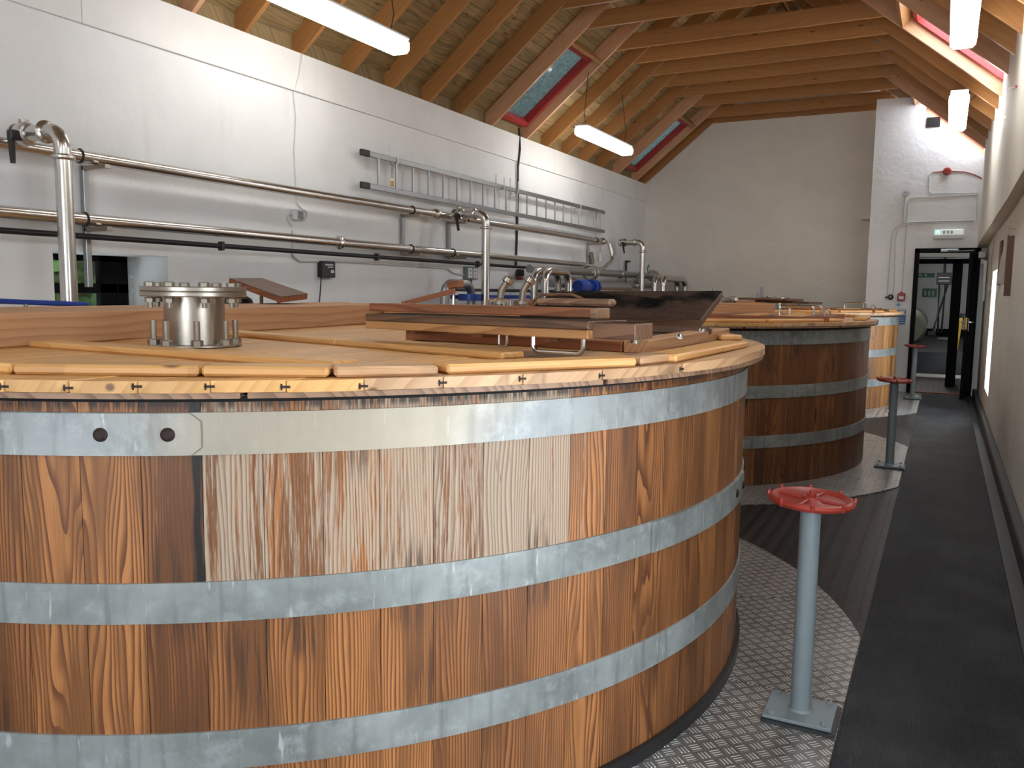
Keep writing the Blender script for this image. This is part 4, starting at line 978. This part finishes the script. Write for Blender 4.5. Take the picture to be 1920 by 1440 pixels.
p = onX(882, 512, XL+.03); t = empty('double_socket', p, 'grey double socket box beside the middle riser pipe', 'socket')
obj('box', MB().box(p, (.07, .27, .16), bev=.006), 'paintgrey', t)
for dy in (-.065, .065):
    f = obj('socket_face', MB().box(p+Vector((.037, dy, 0)), (.006, .10, .125), bev=.002), 'white', t)
    for z in (-.025, .025): obj('socket_hole', MB().box(p+Vector((.041, dy, z)), (.003, .018, .018)), 'black', f)
obj('flex', MB().tube([p+Vector((0, .02, -.08)), p+Vector((0, .03, -.32))], .009, 8), 'black', t)
cable('vertical_conduit', 'thin pale cable running down cracked joint of left wall', [(XL+.03, 6.30, 3.80), (XL+.03, 6.26, 3.60), (XL+.012, 6.20, 3.42), (XL+.010, 6.23, 3.2), (XL+.010, 6.20, 2.9), (XL+.010, 6.22, 2.44)], .005, 'conduit')
p = onX(1174, 498, XL+.05); t = empty('black_bracket', p, 'small black hooked fitting high right of the grey pipe', 'fitting')
obj('post', MB().box(p, (.03, .05, .20), bev=.006), 'black', t); obj('hook', MB().box(p+Vector((.03, .06, .08)), (.03, .14, .04), bev=.008), 'black', t)
obj('stem', MB().cyl(p+Vector((0, 0, -.5)), p+Vector((0, 0, -.1)), .01, 8), 'black', t)

# ladder
t = empty('ladder', (-5.43, 7.2, 2.69), 'long aluminium ladder hung sideways on the left wall', 'ladder')
ly0, ly1 = 7.12, 14.05
for z in (3.015, 2.685):
    obj('rail', MB().box((-5.43, (ly0+ly1)/2, z), (.03, ly1-ly0, .055), bev=.004), 'alu', t)
    obj('end_cap', MB().box((-5.43, ly0+.045, z), (.04, .14, .066), bev=.006), 'black', t)
for k in range(21): 
    y = ly0+.28+k*(ly1-ly0-.45)/20; obj('rung', MB().cyl((-5.43, y, 2.70), (-5.43, y, 3.0), .013, 10), 'alu', t)
hk = ['wall hook at the left end of the ladder', 'wall hook near the middle of ladder, left one', 'wall hook right of the ladder middle', 'wall hook at the right end of the ladder']
for k, y in enumerate((7.72, 10.2, 10.62, 12.9)):
    h = empty('ladder_hook', (-5.47, y, 2.97), hk[k], 'hook', 'ladder hooks')
    obj('hook_bar', MB().tube(path([(XL+.004, y, 3.19), (XL+.004, y, 2.98), (-5.40, y, 2.98), (-5.40, y, 3.14)], .015, 4), .008, 8), 'white', h)
t = empty('padlock', (-5.40, 7.60, 2.70), 'small brass padlock on a chain hanging from the ladder', 'padlock')
for k in range(6): obj('chain_link', MB().torus((-5.395, 7.60+.004*(k % 2), 2.985-.03*k), .014, .0035, ((1, 0, 0), (0, 1, 0))[k % 2], 12, 6), 'greysteel', t)
obj('shackle', MB().tube(path([(-5.395, 7.585, 2.78), (-5.395, 7.585, 2.82), (-5.395, 7.615, 2.82), (-5.395, 7.615, 2.78)], .014, 5), .004, 8), 'steel', t)
obj('lock_body', MB().box((-5.395, 7.60, 2.755), (.018, .05, .055), bev=.005), 'brass', t)

# loose hatch boards standing behind the nearest lid's bridge
def slab4(name, cs, th, mat, parent, mt=None):
    a, b, d_, e = cs; n_ = (b-a).cross(e-a).normalized()
    if n_.z < 0: n_ = -n_
    mb = MB(); mb.hexa([q-n_*th for q in cs], list(cs)); return obj(name, mb, mat, parent)
A, B, Cc, D_ = onD(430, 523, 5.75), onD(492, 523, 6.1), onD(577, 552, 5.9), onD(527, 558, 5.5)
t = empty('loose_hatch_board', D_-Vector((0, 0, .08)), 'brown hatch board propped at a slant behind the flanged stub', 'hatch board')
slab4('board', [A, B, Cc, D_], .035, 'redwood', t); slab4('board_top', [A+Vector((0, 0, .006)), B+Vector((0, 0, .006)), Cc+Vector((0, 0, .006)), D_+Vector((0, 0, .006))], .005, 'darkwood', t)
m = (A+D_)/2; obj('leg', MB().cyl((m.x+.03, m.y+.03, LT), m+Vector((.03, .03, -.03)), .012, 8), 'darkwood', t); m = (B+Cc)/2; obj('leg', MB().cyl((m.x-.03, m.y-.03, LT), m+Vector((-.03, -.03, -.03)), .012, 8), 'darkwood', t)
A, B = onD(752, 566, 5.7), onD(853, 540, 5.9); w_ = Vector((-.1, .16, 0))
t = empty('loose_batten', A-Vector((0, 0, .05)), 'slanting reddish wooden batten left of the middle riser', 'batten')
slab4('board', [A, B, B+w_, A+w_], .036, 'redwood', t); beam('board_block', B+Vector((-.07, .05, .02)), B+Vector((.02, .05, .03)), .08, .05, 'redwood', t)
obj('leg', MB().cyl((B.x-.06, B.y+.08, LT), B+Vector((-.06, .08, -.04)), .012, 8), 'steel', t)
p = onD(445, 566, 5.9); lab(obj('black_dome', MB().lathe([(0, .05), (.06, .045), (.1, .02), (.11, -.01), (.11, LT+.003-p.z), (0, LT+.003-p.z)], p, (0, 0, 1), 24), 'black'), 'black domed cap behind the bridge right of the flanged stub', 'cap')

# dark folded hatch boards and rods on the farthest lid
t = empty('folded_hatch', (-2.6, 14.9, 1.42), 'dark folded hatch boards standing on the farthest lid', 'hatch board')
a = onD(1392, 561, 13.2); b = onD(1530, 567, 12.4)
beam('board', Vector((a.x, a.y, 1.545)), Vector((b.x-.3, b.y, 1.535)), .5, .03, 'darkwood', t, .003); beam('board', Vector((a.x+.3, a.y, 1.508)), Vector((b.x, b.y, 1.492)), .4, .03, 'darkwood', t, .003)
obj('leg', MB().cyl((b.x-.25, b.y+.1, LT+.03), (b.x-.25, b.y+.1, 1.5), .015, 8), 'steelm', t)
rodl = ['leftmost thin grey rod standing against the gable wall', 'short thin grey rod against gable wall, middle one', 'tallest thin grey rod standing against the gable wall']
for k, (px, y0, y1) in enumerate(((1338, 541, 556), (1422, 549, 562), (1429, 537, 562))):
    a, b = onD(px, y1, 14.6), onD(px, y0, 14.6); a = Vector((b.x, b.y, LT))
    lab(obj('threaded_rod', MB().cyl(a, b, .022, 10), 'greysteel'), rodl[k], 'rod', 'threaded rods on the lids')

# ================================================================ HANDWHEELS
wl_ = ['red handwheel on a grey post, nearest of the three', 'red handwheel on grey post beside the middle vat', 'red handwheel on grey post nearest the black doorway']
for k, (x, y, h) in enumerate(((-.395, 3.205, .865), (-.37, 8.50, .845), (-.365, 14.45, .855))):
    t = empty('valve_handwheel_post', (x, y, TZ), wl_[k], 'handwheel post', 'handwheel posts along the walkway'); z0 = TZ+.001
    obj('rubber_pad', MB().box((x+.006, y-.004, z0+.006), (.262, .236, .012)), 'black', t)
    obj('base_plate', MB().box((x, y, z0+.0185), (.245, .218, .013), bev=.002), 'paintgrey', t)
    for sx in (-1, 1):
        for sy_ in (-1, 1): obj('bolt', MB().hexn((x+sx*.095, y+sy_*.085, z0+.025), .0105, .010).cyl((x+sx*.095, y+sy_*.085, z0+.03), (x+sx*.095, y+sy_*.085, z0+.04), .005, 8) if False else MB().hexn((x+sx*.095, y+sy_*.085, z0+.025), .0115, .012), 'paintgrey', t)
    obj('post', MB().lathe([(.037, z0+.025), (.046, z0+.026), (.0375, z0+.034), (.037, h-.045), (.0, h-.045)], (x, y, 0), (0, 0, 1), 32), 'paintgrey', t)
    tl = Vector((.03, -.015, 1)).normalized(); o = Vector((x, y, h-.02))
    wmb = MB(); R_ = .150
    wmb.lathe([(0, -.018), (.040, -.018), (.05, -.010), (R_-.03, -.004), (R_-.012, -.010), (R_-.002, -.006), (R_+.004, .004), (R_-.002, .014), (R_-.012, .017), (R_-.022, .012), (R_-.032, .004), (.05, .003), (.034, .009), (.030, .016), (0, .016)], o, tl, 56)
    wh = obj('handwheel', wmb, 'red', t)
    ax = tl.orthogonal().normalized(); bx = tl.cross(ax)
    for q in range(8):
        an = 2*PI*(q+.2)/8; d = ax*math.cos(an)+bx*math.sin(an)
        obj('rim_knob', MB().lathe([(0, .016), (.006, .012), (.009, 0), (.010, -.016)], o+d*(R_-.001)+tl*.012, (tl+d*.35).normalized(), 10), 'red', wh)
    for q in range(4):
        an = 2*PI*(q+.35)/4; d = ax*math.cos(an)+bx*math.sin(an); p0 = o+d*.03+tl*.006; p1 = o+d*(R_-.025)+tl*.004
        obj('spoke', MB().tube([p0, p1], [.010, .007], 8), 'red', wh)
    obj('hub_nut', MB().box(o+tl*.022, (.026, .026, .016), tl.to_track_quat('Z', 'X').to_matrix(), .002), 'red', wh)
    obj('spindle', MB().cyl(o+tl*.012, o+tl*.040, .008, 10), 'red', wh)

# ================================================================ DOORWAY WALL
YW = yb0-.012
def wpt(px, py, d=0): return onY(px, py, YW-d)
def wcable(label, pts, mat='conduit', r=.008, rad=.05, name='conduit'): return lab(obj(name, MB().tube(path([wpt(*q) for q in pts], rad, 5), r, 8), mat), label, 'conduit')
wcable('white conduit beside the square one, bending down to the black camera', [(1826, 413), (1700, 417), (1678, 424), (1672, 445), (1664, 552)], 'conduit', .010, .15)
wcable('inner white conduit curving down left of the red call point', [(1826, 416), (1702, 420), (1683, 430), (1679, 450), (1676, 540), (1671, 556)], 'conduit', .008, .12)
wcable('thin grey conduit rising from the red call point', [(1691, 545), (1699, 440), (1704, 371), (1832, 365)], 'conduit', .008, .06)
wcable('grey conduit down the right side of doorway wall', [(1832, 362), (1831, 415)], 'conduit', .007)
wcable('grey conduit looping below the red sounder', [(1752, 323), (1743, 326), (1742, 358), (1747, 363), (1833, 361)], 'conduit', .008, .05)
wcable('short white conduit below the round pale socket', [(1698, 366), (1694, 418)], 'conduit', .016)
wcable('red cable crossing the doorway wall to the red sounder', [(1748, 323), (1776, 321), (1808, 322), (1826, 327), (1842, 335)], 'red', .009, .2, 'red_cable')
p = wpt(1776, 321, .03); t = empty('fire_sounder', p, 'round red fire sounder high on the doorway wall', 'sounder')
obj('base', MB().lathe([(0, .03), (.05, .03), (.062, .015), (.065, -.02), (0, -.02)], p, (0, -1, 0), 24), 'red', t); obj('grille', MB().torus(p+Vector((0, -.032, 0)), .028, .006, (0, 1, 0), 20, 6), 'redwin', t)
p = wpt(1698, 363, .03); lab(obj('round_socket', MB().lathe([(0, .03), (.02, .03), (.025, .045), (.045, .045), (.05, -.02), (0, -.02)], p, (0, -1, 0), 20), 'greysteel'), 'small round pale socket on the doorway wall', 'socket')
p = wpt(1779, 439, .035); t = empty('exit_light', p, 'white emergency exit light box above the black doorway', 'exit light')
obj('housing', MB().box(p+Vector((0, .01, -.045)), (.44, .06, .07), bev=.012), 'white', t); obj('sign_face', MB().box(p+Vector((0, 0, .03)), (.43, .045, .09), bev=.01), 'exitface', t)
fm = MB(); q = p+Vector((-.16, -.026, .03))
obj('running_man', MB().hexa([q+Vector((a, 0, b)) for a, b in ((-.03, -.03), (.0, -.005), (.03, -.03), (.012, .012), (.03, .02), (.0, .03), (-.03, .012))], [q+Vector((a, -.002, b)) for a, b in ((-.03, -.03), (.0, -.005), (.03, -.03), (.012, .012), (.03, .02), (.0, .03), (-.03, .012))]), 'green_led', t)
for k in range(3): obj('sign_bar', MB().box(q+Vector((.09+.055*k, 0, 0)), (.035, .003, .05)), 'conduit', t)
p = wpt(1690, 557, .02); t = empty('fire_call_point', p, 'square red fire call point left of the black doorway', 'call point')
obj('housing', MB().box(p, (.115, .05, .13), bev=.008), 'red', t); obj('press_glass', MB().box(p+Vector((0, -.027, -.01)), (.07, .004, .05)), 'white', t); obj('lug', MB().box(p+Vector((0, 0, .075)), (.045, .04, .03), bev=.006), 'red', t)
p = wpt(1670, 557, .03); t = empty('wall_socket', p, 'small black round fitting left of the red call point', 'fitting')
obj('body', MB().lathe([(0, .045), (.02, .045), (.03, .03), (.045, .02), (.045, -.02), (0, -.02)], p, (0, -1, 0), 16), 'black', t); obj('spout', MB().cyl(p+Vector((-.03, -.01, .0)), p+Vector((-.08, -.03, -.01)), .014, 8), 'black', t); obj('face', MB().cyl(p+Vector((0, -.045, 0)), p+Vector((0, -.05, 0)), .012, 10), 'conduit', t)
p = wpt(1690, 594, .002); t = empty('blue_notice', p, 'blue notice with white lines just right of the farthest vat', 'notice')
obj('sheet', MB().box(p, (.13, .004, .235)), 'signblue', t)
for k, (dz, hh, ww) in enumerate(((.095, .022, .10), (.045, .04, .11), (-.02, .008, .09), (-.04, .008, .09), (-.06, .008, .09), (-.095, .014, .11))): obj('print_line', MB().box(p+Vector((0, -.003, dz)), (ww, .002, hh)), 'white', t)
p = wpt(1684.5, 573, .002); t = empty('round_notice', p, 'small white notice with blue circle above the blue notice', 'notice')
obj('sheet', MB().box(p, (.13, .003, .10)), 'plaster', t); obj('blue_disc', MB().lathe([(0, .004), (.026, .004), (.026, 0)], p+Vector((0, -.001, .015)), (0, -1, 0), 20), 'signblue', t); obj('figure', MB().box(p+Vector((0, -.006, .013)), (.012, .002, .034), bev=.001), 'white', t)
lab(obj('wall_vent', MB().box(wpt(1750, 229, -.0), (.20, .02, .16), bev=.003), 'dark'), 'dark square hole high on the doorway wall under the rafters', 'vent')

# things in the space beyond the doorway
yq = 26.96
def far(px, py, d=0): return onY(px, py, yq-d)
p = far(1736, 516, .02); t = empty('exit_sign', p, 'green exit sign with white arrow on far wall beyond doorway', 'sign')
obj('plate', MB().box(p, (.46, .02, .12)), 'green', t); obj('arrow', MB().hexa([p+Vector((a, -.012, b)) for a, b in ((-.20, 0), (-.14, .04), (-.14, .012), (-.08, .012), (-.08, -.012), (-.14, -.012), (-.14, -.04))], [p+Vector((a, -.016, b)) for a, b in ((-.20, 0), (-.14, .04), (-.14, .012), (-.08, .012), (-.08, -.012), (-.14, -.012), (-.14, -.04))]), 'white', t); obj('door_symbol', MB().box(p+Vector((0, -.012, 0)), (.05, .006, .08)), 'white', t)
p = far(1743, 549, .02); t = empty('safety_sign', p, 'green square safety sign with pale figures on far wall', 'sign')
obj('plate', MB().box(p, (.38, .02, .25)), 'green', t)
for k in range(3): obj('figure', MB().box(p+Vector((-.11+.1*k, -.012, -.01)), (.04, .006, .14), bev=.002), 'conduit', t)
p = far(1770, 524, 3.0); t = empty('tool_rack', p, 'black wall box with hanging long handled tools beyond doorway', 'tool rack')
obj('rack_box', MB().box(p+Vector((0, 0, .02)), (.34, .14, .30), bev=.01), 'black', t)
for k in range(2): obj('pale_strip', MB().box(p+Vector((0, -.075, .05-.09*k)), (.24, .006, .02)), 'conduit', t)
obj('riser_tube', MB().cyl(p+Vector((0, 0, .15)), p+Vector((0, 0, .7)), .03, 8), 'black', t)
for k, (x0, x1) in enumerate(((-.10, -.06), (-.03, -.14), (.10, -.18), (.04, .02))): obj('tool_handle', MB().cyl(p+Vector((x0, 0, -.1)), p+Vector((x1, .05, -1.35)), .022, 8), ('black', 'greysteel', 'black', 'black')[k], t)
obj('broom_head', MB().box(p+Vector((-.2, 0, -1.38)), (.2, .1, .12), bev=.02), 'black', t)
cl = ['tallest grey brown cask seen end on left beyond doorway', 'middle cask of the three beyond the doorway', 'lowest and nearest cask beyond the doorway']
for k, (px, py, D, r) in enumerate(((1706, 614, 22.0, .42), (1702, 632, 20.6, .40), (1701, 652, 19.4, .38))):
    p = onD(px, py, D); p.z = .51+r
    t = empty('cask', (p.x, p.y, .51), cl[k], 'cask', 'casks beyond the doorway')
    obj('cask_body', MB().lathe([(0, -.44), (r*.8, -.45), (r*.84, -.45), (r*.96, -.2), (r, 0), (r*.96, .2), (r*.84, .45), (r*.8, .45), (0, .44)], p, (0, 1, 0), 28), 'cask', t)
    for q in (-.42, -.2, .2, .42): obj('cask_hoop', MB().torus(p+Vector((0, q, 0)), r*(.855 if abs(q) > .3 else .965), .012, (0, 1, 0), 28, 6), 'greysteel', t)
t = empty('yellow_trolley', onD(1795, 690, 17.5), 'yellow and black upright trolley seen behind the open door', 'trolley')
p = onD(1795, 610, 17.6); z1 = p.z
obj('yellow_panel', MB().box((p.x+.01, p.y, .75), (.10, .2, .85), Matrix.Rotation(.08, 3, 'Y'), .01), 'yellow', t); obj('handle_post', MB().cyl((p.x+.06, p.y, 1.1), (p.x+.08, p.y, z1+.25), .045, 12), 'black', t)
obj('yellow_grip', MB().box((p.x-.06, p.y, 1.02), (.06, .06, .18), bev=.01), 'yellow', t); obj('wheel', MB().cyl((p.x-.1, p.y-.05, .30), (p.x-.1, p.y+.05, .30), .09, 16), 'black', t)
p = onD(1770, 642, 22); p.z = .515; lab(obj('white_bag', MB().box(p, (.22, .3, .05), Matrix.Rotation(.7, 3, 'Z'), .02), 'white'), 'small white packet on the floor beyond the doorway', 'packet')

# ================================================================ RIGHT WALL
XP = XR-.012
def rpt(px, py, d=0): return onX(px, py, XP-d)
t = empty('hanging_board', rpt(1896, 545), 'dark brown board hung from a hook on the right wall', 'board')
mb = MB(); b0 = Vector((.40, 8.6, 1.73)); 
pA, pB = onD(1890, 437, 8.0), onD(1907, 437, 7.85)
q = pA; obj('board', MB().hexa([Vector((pA.x, pA.y, 1.62)), Vector((pB.x, pB.y, 1.62)), Vector((pB.x+.004, pB.y-.02, 1.62)), Vector((pA.x+.004, pA.y-.02, 1.62))], [Vector((pA.x, pA.y, 2.19)), Vector((pB.x, pB.y, 2.19)), Vector((pB.x+.004, pB.y-.02, 2.19)), Vector((pA.x+.004, pA.y-.02, 2.19))]), 'board', t)
pC = onD(1868, 530, 8.15)
obj('paper_sheet', MB().hexa([pA+Vector((-.004, 0, 0)), Vector((pA.x-.004, pA.y, 1.73)), Vector((pC.x, pC.y, 1.735)), (pA*.35+pC*.65)+Vector((0, 0, .08)), (pA*.8+pC*.2)+Vector((-.0, 0, .02))],
    [pA+Vector((-.001, .006, 0)), Vector((pA.x-.001, pA.y+.006, 1.73)), Vector((pC.x+.003, pC.y+.006, 1.735)), (pA*.35+pC*.65)+Vector((0.003, .006, .08)), (pA*.8+pC*.2)+Vector((.003, .006, .02))]), 'paper', t)
obj('back_sheet', MB().box(((pB.x+XP)/2, pB.y+.1, 1.92), (.006, .24, .5)), 'paper', t)
obj('hook', MB().tube(path([(XP+.01, pB.y, 2.25), (pA.x+.03, pA.y, 2.25), (pA.x+.01, pA.y, 2.30), (pA.x+.0, pA.y, 2.2), (pA.x+.02, pA.y, 2.19)], .02, 4), .004, 6), 'steel', t)
cable('red_pipe_loop', 'copper coloured cable loop high on the right wall', [onX(*q, .44) for q in ((1888, 222), (1882, 205), (1881, 180), (1892, 166), (1906, 162))], .010, 'redwin', .1)
cable('wall_wire', 'thin white wire running down the right wall by the window', [rpt(*q, .005) for q in ((1866, 395), (1866, 440), (1856, 500), (1854, 545))], .006, 'conduit')
cable('red_wire', 'short red wire at the end of the thick upper wall', [rpt(*q, .03) for q in ((1844, 440), (1840, 470))], .008, 'red')
for k, (a, z0, z1, l) in enumerate(((13.6, 1.55, 2.1, 'narrow picture frame edge on right wall nearest the door'), (11.2, 1.75, 2.25, 'thin dark framed sheet edge on right wall left of the board'))):
    lab(obj('wall_frame', MB().box((XP, a, (z0+z1)/2), (.018, .35, z1-z0), bev=.003), 'paper' if k == 0 else 'board'), l, 'frame')
t = lab(obj('hanging_cloth', MB().hexa([(.50, 14.55, 1.55), (.53, 14.55, 1.55), (.53, 14.60, 1.55), (.50, 14.60, 1.55)], [(.48, 14.3, 2.15), (.52, 14.3, 2.15), (.52, 14.36, 2.15), (.48, 14.36, 2.15)]), 'white'), 'white rolled sheet hanging on right wall beside the open door', 'sheet')
